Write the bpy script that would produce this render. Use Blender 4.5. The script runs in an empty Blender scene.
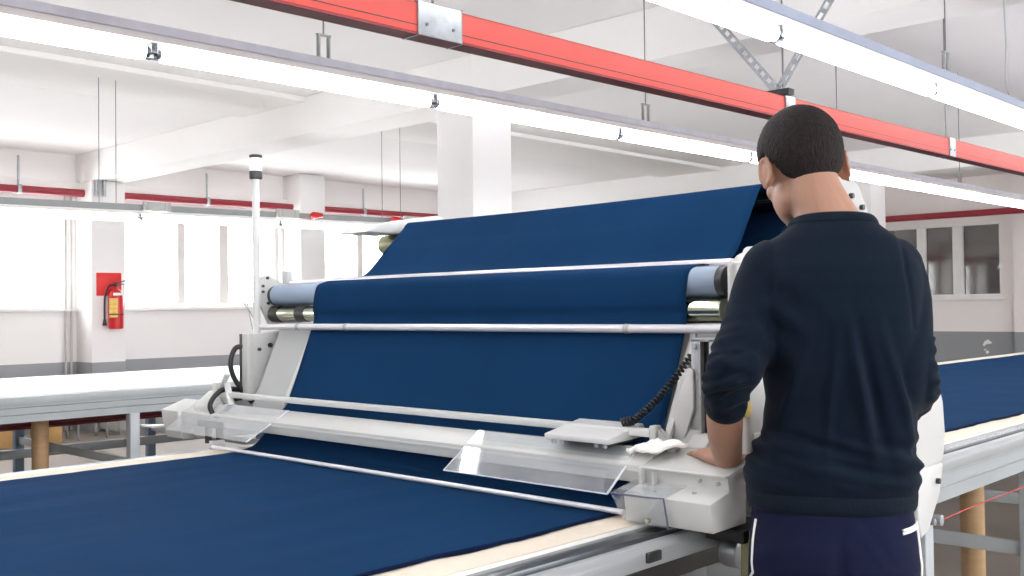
import bpy, bmesh, math, random
from mathutils import Vector, Matrix, noise, Euler
random.seed(7)
D = bpy.data
SC = bpy.context.scene
COL = SC.collection
R = math.radians
V = Vector

# ------------------------------------------------------------------ materials
def nodes(name):
    m = D.materials.new(name); m.use_nodes = True
    nt = m.node_tree; nt.nodes.clear()
    out = nt.nodes.new('ShaderNodeOutputMaterial')
    return m, nt, out

def lin(c):
    return tuple(((x / 12.92) if x <= .04045 else ((x + .055) / 1.055) ** 2.4) for x in [v / 255 for v in c]) + (1,)

def mat(name, rgb, rough=.5, metal=0., var=.06, scale=8., bump=0., bscale=60., sheen=0., stretch=None, spec=.5, ior=None, detail=3):
    m, nt, out = nodes(name)
    b = nt.nodes.new('ShaderNodeBsdfPrincipled')
    nt.links.new(b.outputs[0], out.inputs[0])
    c = lin(rgb)
    tc = nt.nodes.new('ShaderNodeTexCoord')
    mp = nt.nodes.new('ShaderNodeMapping')
    nt.links.new(tc.outputs['Object'], mp.inputs[0])
    if stretch: mp.inputs['Scale'].default_value = stretch
    n = nt.nodes.new('ShaderNodeTexNoise'); n.inputs['Scale'].default_value = scale; n.inputs['Detail'].default_value = detail
    nt.links.new(mp.outputs[0], n.inputs['Vector'])
    r = nt.nodes.new('ShaderNodeValToRGB')
    r.color_ramp.elements[0].position = .3; r.color_ramp.elements[1].position = .7
    r.color_ramp.elements[0].color = tuple(x * (1 - var) for x in c[:3]) + (1,)
    r.color_ramp.elements[1].color = tuple(min(1, x * (1 + var)) for x in c[:3]) + (1,)
    nt.links.new(n.outputs['Fac'], r.inputs[0]); nt.links.new(r.outputs[0], b.inputs['Base Color'])
    b.inputs['Roughness'].default_value = rough; b.inputs['Metallic'].default_value = metal
    b.inputs['Specular IOR Level'].default_value = spec
    if ior: b.inputs['IOR'].default_value = ior
    if sheen:
        b.inputs['Sheen Weight'].default_value = sheen; b.inputs['Sheen Roughness'].default_value = .5
    if bump:
        n2 = nt.nodes.new('ShaderNodeTexNoise'); n2.inputs['Scale'].default_value = bscale; n2.inputs['Detail'].default_value = 4
        nt.links.new(mp.outputs[0], n2.inputs['Vector'])
        bp = nt.nodes.new('ShaderNodeBump'); bp.inputs['Strength'].default_value = bump; bp.inputs['Distance'].default_value = .01
        nt.links.new(n2.outputs['Fac'], bp.inputs['Height']); nt.links.new(bp.outputs[0], b.inputs['Normal'])
    return m

def emit(name, rgb, s):
    m, nt, out = nodes(name)
    e = nt.nodes.new('ShaderNodeEmission'); e.inputs[0].default_value = lin(rgb); e.inputs[1].default_value = s
    nt.links.new(e.outputs[0], out.inputs[0]); return m

def clear(name, tint, gloss, milk, rough=.03):
    m, nt, out = nodes(name)
    t = nt.nodes.new('ShaderNodeBsdfTransparent'); t.inputs[0].default_value = tint
    g = nt.nodes.new('ShaderNodeBsdfGlossy'); g.inputs['Roughness'].default_value = rough
    d = nt.nodes.new('ShaderNodeBsdfDiffuse'); d.inputs[0].default_value = (.85, .88, .9, 1)
    n = nt.nodes.new('ShaderNodeTexNoise'); n.inputs['Scale'].default_value = 14; n.inputs['Detail'].default_value = 6
    tc = nt.nodes.new('ShaderNodeTexCoord'); nt.links.new(tc.outputs['Object'], n.inputs['Vector'])
    mu = nt.nodes.new('ShaderNodeMath'); mu.operation = 'MULTIPLY'; mu.inputs[1].default_value = milk * 2
    nt.links.new(n.outputs['Fac'], mu.inputs[0])
    x1 = nt.nodes.new('ShaderNodeMixShader'); nt.links.new(mu.outputs[0], x1.inputs[0])
    nt.links.new(t.outputs[0], x1.inputs[1]); nt.links.new(d.outputs[0], x1.inputs[2])
    f = nt.nodes.new('ShaderNodeLayerWeight'); f.inputs[0].default_value = .5
    pw = nt.nodes.new('ShaderNodeMath'); pw.operation = 'POWER'; pw.inputs[1].default_value = 4.0
    nt.links.new(f.outputs['Facing'], pw.inputs[0])
    mg = nt.nodes.new('ShaderNodeMath'); mg.operation = 'MULTIPLY_ADD'; mg.inputs[1].default_value = gloss * .9; mg.inputs[2].default_value = gloss * .05
    nt.links.new(pw.outputs[0], mg.inputs[0])
    x2 = nt.nodes.new('ShaderNodeMixShader'); nt.links.new(mg.outputs[0], x2.inputs[0])
    nt.links.new(x1.outputs[0], x2.inputs[1]); nt.links.new(g.outputs[0], x2.inputs[2])
    nt.links.new(x2.outputs[0], out.inputs[0]); return m

def wall_mat(name, white, grey, zband, worn=0.):
    """white paint above a painted grey dado band"""
    m, nt, out = nodes(name)
    b = nt.nodes.new('ShaderNodeBsdfPrincipled'); b.inputs['Roughness'].default_value = .7; b.inputs['Specular IOR Level'].default_value = .3
    nt.links.new(b.outputs[0], out.inputs[0])
    g = nt.nodes.new('ShaderNodeNewGeometry'); s = nt.nodes.new('ShaderNodeSeparateXYZ'); nt.links.new(g.outputs['Position'], s.inputs[0])
    n = nt.nodes.new('ShaderNodeTexNoise'); n.inputs['Scale'].default_value = 1.7; n.inputs['Detail'].default_value = 6
    nt.links.new(g.outputs['Position'], n.inputs['Vector'])
    lt = nt.nodes.new('ShaderNodeMath'); lt.operation = 'LESS_THAN'; lt.inputs[1].default_value = zband
    nt.links.new(s.outputs['Z'], lt.inputs[0])
    fac = lt.outputs[0]
    if worn:
        pk = nt.nodes.new('ShaderNodeMath'); pk.operation = 'LESS_THAN'; pk.inputs[1].default_value = 1 - worn
        nt.links.new(n.outputs['Fac'], pk.inputs[0])
        mm = nt.nodes.new('ShaderNodeMath'); mm.operation = 'MULTIPLY'
        nt.links.new(lt.outputs[0], mm.inputs[0]); nt.links.new(pk.outputs[0], mm.inputs[1]); fac = mm.outputs[0]
    mx = nt.nodes.new('ShaderNodeMix'); mx.data_type = 'RGBA'
    mx.inputs['A'].default_value = lin(white); mx.inputs['B'].default_value = lin(grey)
    nt.links.new(fac, mx.inputs['Factor']); nt.links.new(mx.outputs['Result'], b.inputs['Base Color'])
    return m

M = {}
M['ceiling'] = mat('ceiling_paint', (246, 244, 243), .8, var=.015, scale=.8, spec=.2)
M['beam'] = mat('beam_paint', (244, 242, 240), .8, var=.015, scale=.8, spec=.2)
M['wall'] = wall_mat('wall_paint', (243, 240, 239), (158, 160, 164), .765)
M['endwall'] = wall_mat('end_wall_paint', (240, 233, 230), (150, 152, 154), .9, worn=.36)
M['column'] = wall_mat('column_paint', (243, 241, 240), (158, 160, 164), .765)
M['floor'] = mat('concrete_floor', (138, 129, 121), .4, var=.16, scale=1.3, bump=.05, bscale=30, detail=6)
M['frame_white'] = mat('white_upvc', (235, 233, 230), .4, var=.02)
M['pane'] = clear('window_glass', (1, 1, 1, 1), .6, 0.0)
M['dark_pane'] = mat('dark_window_glass', (62, 54, 50), .03, var=.1, scale=.7, ior=1.9)
M['fabric'] = mat('navy_fabric', (19, 50, 84), .92, var=.07, scale=3, bump=.12, bscale=350, spec=.03)
M['fabric_in'] = mat('navy_fabric_roll', (17, 44, 76), .9, var=.12, scale=40, spec=.06)
M['selvage'] = mat('dark_navy_selvage', (12, 24, 52), .9, var=.1, scale=40, spec=.05)
M['paper_liner'] = mat('cream_paper', (218, 205, 188), .8, var=.03, scale=30, bump=.1, bscale=200)
M['laminate'] = mat('white_laminate', (238, 236, 233), .3, var=.02)
M['alu'] = mat('grey_aluminium', (164, 167, 168), .42, .35, var=.04, stretch=(1, 20, 20), scale=6)
M['apron'] = mat('grey_painted_steel', (158, 163, 165), .45, .1, var=.03)
M['alu_dark'] = mat('dark_steel_strip', (112, 116, 120), .25, .8, var=.08, stretch=(1, 25, 25), scale=5)
M['legsteel'] = mat('grey_leg_steel', (176, 181, 184), .5, .1, var=.04)
M['blue_steel'] = mat('blue_grey_steel', (110, 128, 146), .5, .2, var=.12)
M['machine'] = mat('light_grey_enamel', (188, 188, 185), .42, var=.02)
M['machine_w'] = mat('white_enamel', (203, 203, 201), .38, var=.015)
M['machine_g'] = mat('mid_grey_enamel', (176, 177, 176), .45, var=.03)
M['roller'] = mat('blue_grey_rubber_sleeve', (146, 162, 182), .6, var=.03, scale=20)
M['chrome'] = mat('satin_chrome', (192, 194, 168), .16, 1.0, var=.04, stretch=(30, 1, 30))
M['rod'] = mat('white_aluminium_rod', (222, 220, 224), .28, .3, var=.02)
M['black'] = mat('black_rubber', (26, 26, 28), .5, var=.1)
M['darkmetal'] = mat('dark_metal', (62, 62, 62), .4, .5, var=.1)
M['green_metal'] = mat('olive_passivated_steel', (150, 152, 118), .4, .4, var=.08)
M['red_rail'] = mat('red_rail_paint', (190, 68, 60), .5, var=.04, scale=3)
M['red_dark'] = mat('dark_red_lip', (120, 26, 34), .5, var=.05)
M['red_pipe'] = mat('red_pipe_paint', (156, 48, 60), .4, var=.04)
M['red_beam'] = mat('maroon_steel', (112, 34, 36), .5, var=.1)
M['red'] = mat('extinguisher_red', (206, 30, 34), .3, var=.04)
M['sign_red'] = mat('sign_red', (226, 40, 40), .5, var=.03)
M['yellow'] = mat('label_yellow', (236, 206, 110), .6, var=.03)
M['white'] = mat('plain_white', (240, 240, 238), .5, var=.01)
M['galv'] = mat('galvanised_steel', (170, 174, 178), .35, .7, var=.14, scale=25)
M['trunk'] = mat('trunking_steel', (222, 226, 236), .45, .0, var=.06, scale=15)
M['trunk_shaded'] = mat('shaded_trunking_steel', (150, 158, 178), .45, .1)  # same trunking steel, shade put into the colour against strong window light
M['trunk_dull'] = mat('dull_trunking', (150, 154, 154), .5, .1)
M['conduit'] = mat('pale_conduit', (196, 192, 190), .5)
M['wire'] = mat('steel_wire', (120, 120, 122), .4, .6)
M['tube'] = emit('fluorescent_glow', (250, 252, 255), 14.)
M['beacon'] = mat('beacon_lens', (240, 240, 240), .25, var=.01)
M['acrylic'] = clear('clear_acrylic', (.97, .98, .99, 1), 1.0, .13, .04)
M['acrylic_edge'] = mat('acrylic_edge', (214, 218, 224), .3)
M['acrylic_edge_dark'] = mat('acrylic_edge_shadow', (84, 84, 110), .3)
M['cardboard'] = mat('cardboard_tube', (178, 146, 108), .7, var=.06, scale=10, stretch=(1, 1, 6))
M['carton'] = mat('carton_board', (206, 164, 108), .75, var=.06)
M['note'] = mat('white_paper', (244, 243, 238), .7, var=.01)
M['skin'] = mat('skin', (160, 119, 98), .52, var=.07, scale=16, bump=.06, bscale=120)
M['hair'] = mat('short_dark_hair', (33, 26, 26), .8, var=.35, scale=150, bump=.6, bscale=260, stretch=(1, 1, .3), spec=.2)
M['sweater'] = mat('navy_sweatshirt', (12, 23, 36), .92, var=.1, scale=160, bump=.12, bscale=420, sheen=.03, spec=.1)
M['rib'] = mat('navy_rib_knit', (13, 24, 36), .92, var=.1, scale=60, bump=.15, bscale=90, sheen=.03, stretch=(4, 4, .3), spec=.15)
M['trouser'] = mat('navy_track_trousers', (18, 22, 48), .85, var=.08, scale=90, bump=.08, bscale=300, sheen=.02, spec=.12)
M['shoe'] = mat('dark_shoe', (40, 40, 46), .6)
M['eye'] = mat('eye_white', (236, 232, 226), .2)
M['redcord'] = mat('red_cord', (190, 70, 60), .6)

# ------------------------------------------------------------------ mesh builder
class MB:
    def __init__(s): s.bm = bmesh.new()
    def merge(s, b):
        me = D.meshes.new('tmp'); b.to_mesh(me); b.free(); s.bm.from_mesh(me); D.meshes.remove(me); return s
    def _bev(s, b, bev, seg=2):
        if bev > 0:
            bmesh.ops.bevel(b, geom=list(b.edges), offset=bev, segments=seg, profile=.5, affect='EDGES', clamp_overlap=True)
    def box(s, x0, x1, y0, y1, z0, z1, bev=0, rot=None, pivot=None):
        b = bmesh.new(); bmesh.ops.create_cube(b, size=1)
        for v in b.verts:
            v.co = V(((x0 + x1) / 2 + v.co.x * (x1 - x0), (y0 + y1) / 2 + v.co.y * (y1 - y0), (z0 + z1) / 2 + v.co.z * (z1 - z0)))
        s._bev(b, bev)
        if rot is not None:
            p = V(pivot) if pivot else V(((x0 + x1) / 2, (y0 + y1) / 2, (z0 + z1) / 2))
            mt = Matrix.Translation(p) @ rot.to_4x4() @ Matrix.Translation(-p)
            b.transform(mt)
        return s.merge(b)
    def bar(s, p0, p1, w, h, bev=0, up=V((0, 0, 1))):
        p0, p1 = V(p0), V(p1); d = (p1 - p0); L = d.length; d.normalize()
        if abs(d.dot(up)) > .98: up = V((1, 0, 0))
        a = d.cross(up).normalized(); u = a.cross(d)
        b = bmesh.new(); bmesh.ops.create_cube(b, size=1)
        for v in b.verts: v.co = (p0 + p1) / 2 + d * v.co.x * L + a * v.co.y * w + u * v.co.z * h
        s._bev(b, bev); return s.merge(b)
    def cyl(s, p0, p1, r0, r1=None, seg=20, bev=0):
        p0, p1 = V(p0), V(p1); r1 = r0 if r1 is None else r1
        d = p1 - p0; L = d.length
        b = bmesh.new(); bmesh.ops.create_cone(b, cap_ends=True, segments=seg, radius1=r0, radius2=r1, depth=L)
        if bev > 0:
            es = [e for e in b.edges if abs(e.verts[0].co.z - e.verts[1].co.z) < 1e-6]
            bmesh.ops.bevel(b, geom=es, offset=bev, segments=2, profile=.5, affect='EDGES')
        q = V((0, 0, 1)).rotation_difference(d.normalized())
        b.transform(Matrix.Translation((p0 + p1) / 2) @ q.to_matrix().to_4x4()); return s.merge(b)
    def tube(s, pts, r, seg=8, closed=False):
        pts = [V(p) for p in pts]; b = bmesh.new(); n = len(pts); rings = []
        prev = None
        for i, p in enumerate(pts):
            t = (pts[min(i + 1, n - 1)] - pts[max(i - 1, 0)]).normalized()
            if prev is None:
                a = t.orthogonal().normalized()
            else:
                a = (prev - t * prev.dot(t)).normalized()
            prev = a; c = t.cross(a); rr = r[i] if isinstance(r, (list, tuple)) else r
            rings.append([b.verts.new(p + (a * math.cos(k * 2 * math.pi / seg) + c * math.sin(k * 2 * math.pi / seg)) * rr) for k in range(seg)])
        for i in range(n - 1):
            for k in range(seg):
                b.faces.new((rings[i][k], rings[i][(k + 1) % seg], rings[i + 1][(k + 1) % seg], rings[i + 1][k]))
        b.faces.new(rings[0][::-1]); b.faces.new(rings[-1])
        return s.merge(b)
    def prism(s, poly, axis, a, c, bev=0):
        """poly of 2D points extruded along axis: 'y' -> (x,z), 'x' -> (y,z), 'z' -> (x,y)"""
        b = bmesh.new()
        f = {'y': lambda p, t: (p[0], t, p[1]), 'x': lambda p, t: (t, p[0], p[1]), 'z': lambda p, t: (p[0], p[1], t)}[axis]
        v0 = [b.verts.new(f(p, a)) for p in poly]; v1 = [b.verts.new(f(p, c)) for p in poly]
        n = len(poly)
        b.faces.new(v0); b.faces.new(v1[::-1])
        for i in range(n): b.faces.new((v0[i], v1[i], v1[(i + 1) % n], v0[(i + 1) % n]))
        bmesh.ops.recalc_face_normals(b, faces=b.faces)
        s._bev(b, bev); return s.merge(b)
    def ball(s, c, r, rot=None, u=24, v=16):
        b = bmesh.new(); bmesh.ops.create_uvsphere(b, u_segments=u, v_segments=v, radius=1)
        r = (r, r, r) if not isinstance(r, (tuple, list)) else r
        mt = Matrix.Translation(V(c)) @ (rot.to_4x4() if rot is not None else Matrix()) @ Matrix.Diagonal((r[0], r[1], r[2], 1))
        b.transform(mt); return s.merge(b)
    def lathe(s, c, prof, seg=32, axis=V((0, 0, 1))):
        b = bmesh.new(); q = V((0, 0, 1)).rotation_difference(axis).to_matrix(); rings = []
        for r, z in prof:
            rings.append([b.verts.new(V(c) + q @ V((r * math.cos(k * 2 * math.pi / seg), r * math.sin(k * 2 * math.pi / seg), z))) for k in range(seg)])
        for i in range(len(rings) - 1):
            for k in range(seg): b.faces.new((rings[i][k], rings[i][(k + 1) % seg], rings[i + 1][(k + 1) % seg], rings[i + 1][k]))
        b.faces.new(rings[0][::-1]); b.faces.new(rings[-1]); return s.merge(b)
    def loft(s, rings, cap=True):
        b = bmesh.new(); vs = [[b.verts.new(p) for p in r] for r in rings]; n = len(vs[0])
        for i in range(len(vs) - 1):
            for k in range(n): b.faces.new((vs[i][k], vs[i][(k + 1) % n], vs[i + 1][(k + 1) % n], vs[i + 1][k]))
        if cap: b.faces.new(vs[0][::-1]); b.faces.new(vs[-1])
        bmesh.ops.recalc_face_normals(b, faces=b.faces); return s.merge(b)
    def build(s, name, m, parent=None, smooth=40, loc=None, kind=None):
        me = D.meshes.new(name); 
        if parent is not None: off = world_of(parent)
        else: off = V(loc) if loc is not None else V((0, 0, 0))
        s.bm.transform(Matrix.Translation(-off)); s.bm.to_mesh(me); s.bm.free()
        return link(name, me, m, parent, off, smooth, kind)

WORLD = {}
def world_of(o): return WORLD[o.name]

def link(name, me, m, parent, off, smooth=40, kind=None):
    me.name = name
    me.materials.clear(); me.materials.append(M[m] if isinstance(m, str) else m)
    o = D.objects.new(name, me); COL.objects.link(o)
    if parent is not None: o.parent = parent
    else: o.location = off
    WORLD[o.name] = V(off)
    if smooth:
        for p in me.polygons: p.use_smooth = True
        if smooth < 180: 
            try: me.set_sharp_from_angle(angle=R(smooth))
            except Exception: pass
    if kind: o['kind'] = kind
    return o

def tag(o, label, cat, group=None):
    o['label'] = label; o['category'] = cat
    if group: o['group'] = group
    return o

def thing(name, loc, label, cat, group=None):
    o = D.objects.new(name, None); o.empty_display_size = .1; COL.objects.link(o); o.location = loc
    WORLD[o.name] = V(loc); return tag(o, label, cat, group)

def dup(root, loc, label, group=None):
    r = root.copy(); COL.objects.link(r); r.location = loc; WORLD[r.name] = V(loc); r['label'] = label
    if group: r['group'] = group
    for ch in list(root.children):
        c = ch.copy(); COL.objects.link(c); c.parent = r
        for g in list(ch.children):
            d = g.copy(); COL.objects.link(d); d.parent = c
    return r

def struct(name, mb, m, parent=None, smooth=40):
    return mb.build(name, m, parent, smooth, kind='structure')

# ------------------------------------------------------------------ camera (calibrated from the two vanishing directions of the hall)
V1 = (-570, 322); V2 = (1485, 297)
a_ = (V1[0] - 512, 288 - V1[1]); t_ = (V2[0] - 512, 288 - V2[1])
fpx = math.sqrt(-(a_[0] * t_[0] + a_[1] * t_[1]))
vA = V((a_[0], a_[1], fpx)).normalized(); vT = V((t_[0], t_[1], fpx)).normalized(); vZ = vT.cross(vA)
if vZ.y < 0: vZ = -vZ
right = V((vT.x, vA.x, vZ.x)); up = V((vT.y, vA.y, vZ.y)); fwd = V((vT.z, vA.z, vZ.z))
cam = D.cameras.new('camera'); co = D.objects.new('camera', cam); COL.objects.link(co)
rm = Matrix((right, up, -fwd)).transposed()
co.matrix_world = Matrix.Translation((0, 0, 1.3)) @ rm.to_4x4()
cam.sensor_width = 36; cam.lens = fpx / 1024 * 36; cam.clip_start = .05; cam.clip_end = 200
SC.camera = co

# ------------------------------------------------------------------ the hall
XW, XE, YR, YL, H = -5.0, 15.0, -4.0, 11.5, 3.09

def wall_with_openings(mb, axis, t0, t1, a0, a1, z0, z1, ops):
    """axis 'x': wall runs along x, thickness in y t0..t1 ; ops = list of (a,b,za,zb) sorted"""
    def bx(p, q, za, zb):
        if q - p < 1e-4 or zb - za < 1e-4: return
        if axis == 'x': mb.box(p, q, t0, t1, za, zb)
        else: mb.box(t0, t1, p, q, za, zb)
    cur = a0
    for (p, q, za, zb) in ops:
        bx(cur, p, z0, z1); bx(p, q, z0, za); bx(p, q, zb, z1); cur = q
    bx(cur, a1, z0, z1)

SILL, WTOP = 1.365, 2.50
cols_x = [5.0 + 2.75 * k for k in range(-3, 4)]
left_ops = []
for c in cols_x[:-1]:
    left_ops.append((c + .50, c + 2.70, SILL, WTOP))
right_ops = [(-4.2 + 3.2 * k, -4.2 + 3.2 * k + 2.7, 1.15, 2.60) for k in range(6)]  # unseen windows, made taller to send more daylight onto worker and ceiling
mb = MB(); wall_with_openings(mb, 'x', YL, YL + .25, XW, XE + .25, 0, H, left_ops); struct('wall_left', mb, 'wall')
mb = MB(); wall_with_openings(mb, 'x', YR - .25, YR, XW, XE + .25, 0, H, right_ops); struct('wall_right', mb, 'wall')
end_op = [(4.865, 7.15, 1.38, 2.44)]
mb = MB(); wall_with_openings(mb, 'y', XE, XE + .25, YR - .25, YL + .25, 0, H, end_op); struct('wall_back', mb, 'endwall')
mb = MB(); mb.box(XW - .25, XW, YR - .25, YL + .25, 0, H); struct('wall_front', mb, 'wall')
mb = MB(); mb.box(XW - .25, XE + .25, YR - .25, YL + .25, -.2, 0); struct('floor', mb, 'floor')
mb = MB(); mb.box(XW - .25, XE + .25, YR - .25, YL + .25, H, H + .2); struct('ceiling', mb, 'ceiling')

# windows of the daylight wall
def window(idx, p, q, y, mullions, out=1, SILL=SILL, WTOP=WTOP):
    yo0, yo1 = (y + .06, y + .14) if out > 0 else (y - .14, y - .06)
    f = MB()
    w = .055
    f.box(p, q, yo0, yo1, SILL, SILL + w, .004); f.box(p, q, yo0, yo1, WTOP - w, WTOP, .004)
    f.box(p, p + w, yo0, yo1, SILL + w, WTOP - w, .004); f.box(q - w, q, yo0, yo1, SILL + w, WTOP - w, .004)
    for (a, b) in mullions: f.box(a, b, yo0, yo1, SILL + w, WTOP - w, .004)
    o = struct('window_%d' % idx, f, 'frame_white')
    g = MB(); ym = (yo0 + yo1) / 2; g.box(p + .02, q - .02, ym - .003, ym + .003, SILL + .02, WTOP - .02)
    g.build('pane', 'pane', o)
    s = MB(); s.box(p - .05, q + .05, y - .05, y + .06, SILL - .035, SILL - .001, .004) if out > 0 else s.box(p - .05, q + .05, y - .06, y + .05, SILL - .035, SILL - .001, .004)
    s.build('window_sill', 'frame_white', o)
for i, (p, q, a, b) in enumerate(left_ops):
    window(i + 1, p, q, YL, [(p + .77, p + .87), (p + 1.34, p + 1.47)])
for i, (p, q, a, b) in enumerate(right_ops):
    window(i + 10, p, q, YR, [(p + 1.3, p + 1.4)], -1, a, b)
# dark window in the end wall
f = MB(); p, q, z0, z1 = end_op[0]
f.box(XE + .0, XE + .1, p, q, z0, z0 + .05, .005); f.box(XE, XE + .1, p, q, z1 - .04, z1, .005)
for a, b in ((p, p + .02), (5.375, 5.52), (5.90, 6.03), (q - .05, q)): f.box(XE, XE + .1, a, b, z0 + .05, z1 - .04, .004)
o = struct('window_20', f, 'frame_white')
g = MB(); g.box(XE + .05, XE + .06, p + .01, q - .01, z0 + .02, z1 - .02); g.build('pane', 'dark_pane', o)
s = MB(); s.box(XE - .05, XE + .02, p - .05, q + .05, z0 - .04, z0 - .001, .004); s.build('window_sill', 'frame_white', o)

# ledge over the windows, wall pier, beams, columns
mb = MB(); mb.box(XW, XE, YL - .1, YL, 2.70, 2.775, .006); struct('trim_1', mb, 'beam')
mb = MB(); mb.box(XE - .14, XE, 3.4, 4.66, 0, H - .001); struct('trim_2', mb, 'endwall')
for k, x in enumerate((-1.5, 5.0, 11.4)):
    mb = MB(); mb.box(x, x + .39, YR, YL, 2.775, H - .002, .006); struct('ceiling_beam', mb, 'beam')
mb = MB(); mb.box(XW, XE, 7.08, 8.03, 3.045, H - .001, .006); struct('ceiling_beam', mb, 'beam')
for x in (5.0, 11.4):
    mb = MB(); mb.box(x - .001, x + .392, 5.1, 5.47, 0, H - .003, .008); struct('column', mb, 'column')
for c in cols_x:
    mb = MB(); mb.box(c, c + .385, 11.1, YL, 0, 2.772 if c in (5.0,) else H - .004, .008); struct('column', mb, 'column')

# ------------------------------------------------------------------ spreading table (near) and second table (far)
def table(name, x0, x1, yn, yf, label, near_style, legx):
    t = thing(name, ((x0 + x1) / 2, (yn + yf) / 2, 0), label, 'table')
    m = MB(); m.box(x0, x1, yn + .10, yf - .06, .81, .849, .002); m.build('tabletop', 'laminate', t)
    if near_style:
        m = MB(); m.box(x0, x1, yn + .045, yn + .098, .80, .843, .002); m.build('edge_strip', 'alu_dark', t)
        m = MB(); m.prism([(yn - .0, .795), (yn - .0, .826), (yn + .012, .838), (yn + .03, .838), (yn + .04, .826), (yn + .04, .795)], 'x', x0, x1, .002)
        m.build('guide_rail', 'alu', t)
    else:
        m = MB(); m.box(x0, x1, yn, yn + .098, .80, .845, .001); m.build('guide_rail', 'apron', t)
    xa = 2.35 if near_style else x0
    m = MB()
    m.prism([(yn + .012, .705), (yn + .012, .745), (yn + .006, .75), (yn + .012, .755), (yn + .012, .785), (yn + .002, .79), (yn + .002, .80), (yn + .05, .80), (yn + .05, .705)], 'x', xa, x1)
    m.build('apron', 'apron', t)
    if near_style:
        m = MB(); m.box(x0, xa - .002, yn + .13, yn + .19, .70, .80, .003); m.build('apron', 'darkmetal', t)
    m = MB(); m.box(x0, x1, yf - .06, yf, .705, .845, .003); m.build('apron', 'apron', t)
    for k, lx in enumerate(legx):
        for j, ly in enumerate((yn + (.03 if lx > 2.2 or not near_style else .16), yf - .09)):
            m = MB(); m.box(lx - .03, lx + .03, ly - .03, ly + .03, .012, .705, .004)
            m.box(lx - .05, lx + .05, ly - .05, ly + .05, 0, .012, .003)
            m.build('leg', 'legsteel' if j == 0 else 'blue_steel', t)
        m = MB(); m.box(lx - .012, lx + .012, yn + .06, yf - .12, .38, .43, .003); m.build('cross_brace', 'legsteel', t)
    return t
t1 = table('spreading_table', -3.0, 12.0, 1.185, 3.10, 'long near table that the blue cloth is spread on, grey aluminium rail along its side', True, [-2.0 + k for k in range(14)])
# join plate bolted on the rail face under the control box, bolts
m = MB(); m.box(1.615, 1.66, 1.178, 1.19, .806, .826, .002); m.build('joint_clip', 'darkmetal', t1)
t2 = table('cutting_table', -2.5, 8.9, 5.86, 7.72, 'empty white-topped long table behind the machine, in front of the bright windows', False, [-1.10 + k for k in range(10)])
m = MB(); m.box(-2.3, 8.7, 7.45, 7.53, .50, .62, .004); m.box(-2.3, 8.7, 7.40, 7.56, .50, .512); m.build('lower_beam', 'red_beam', t2)
m = MB(); m.box(-2.3, 8.7, 7.56, 7.60, .28, .345, .004); m.build('foot_rail', 'apron', t2)

# cream liner paper with worn edge
def sheet(name, x0, x1, y0, y1, z0, z1, mname, e0, e1, label, cat, nx=500, ny=24, wav=0., seed=0):
    b = bmesh.new(); rows = []
    def edge(x, amp, sd): return amp * (noise.noise(V((x * 2.2, sd, 0))) + .6 * noise.noise(V((x * 7, sd + 3, 0))) + .3 * noise.noise(V((x * 19, sd + 5, 0))))
    for i in range(nx + 1):
        x = x0 + (x1 - x0) * i / nx; row = []
        a = y0 + edge(x, e0, seed); c = y1 + edge(x, e1, seed + 9)
        for j in range(ny + 1):
            y = a + (c - a) * j / ny
            z = z1
            if wav:
                z += wav * (noise.noise(V((x * 1.4, y * 9, seed))) + .5 * noise.noise(V((x * 3, y * 22, seed + 2))))
                if j in (0, ny): z = z1 - .002
            row.append(b.verts.new((x, y, z)))
        rows.append(row)
    for i in range(nx):
        for j in range(ny): b.faces.new((rows[i][j], rows[i + 1][j], rows[i + 1][j + 1], rows[i][j + 1]))
    ext = bmesh.ops.extrude_face_region(b, geom=list(b.faces))
    for g in ext['geom']:
        if isinstance(g, bmesh.types.BMVert): g.co.z = z0
    bmesh.ops.recalc_face_normals(b, faces=b.faces)
    m = MB(); m.bm.free(); m.bm = b
    o = m.build(name, mname, None, 50, loc=((x0 + x1) / 2, (y0 + y1) / 2, z0)); return tag(o, label, cat)
sheet('liner_paper', -2.9, 11.9, 1.285, 3.01, .8492, .8515, 'paper_liner', .003, .003, 'cream liner paper showing as a pale border under the blue cloth', 'paper', ny=4, seed=4)
sheet('spread_cloth', -2.9, 11.9, 1.37, 2.893, .8516, .8575, 'fabric', .020, .010, 'flat layer of blue cloth spread along the long table, ragged at its edges', 'cloth', nx=900, ny=64, wav=.0032, seed=1)

lay = D.objects['spread_cloth']
def near_edge(x): return 1.37 + .020 * (noise.noise(V((x * 2.2, 1, 0))) + .6 * noise.noise(V((x * 7, 4, 0))) + .3 * noise.noise(V((x * 19, 6, 0))))
m = MB(); m.tube([(-2.9 + .03 * k, near_edge(-2.9 + .03 * k) - .001 + .002 * noise.noise(V((k * .4, 0, 5))), .8562) for k in range(494)], [.0042 + .002 * noise.noise(V((k * .21, 3, 1))) for k in range(494)], 8)
m.build('folded_selvage', 'selvage', lay, 180)
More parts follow.
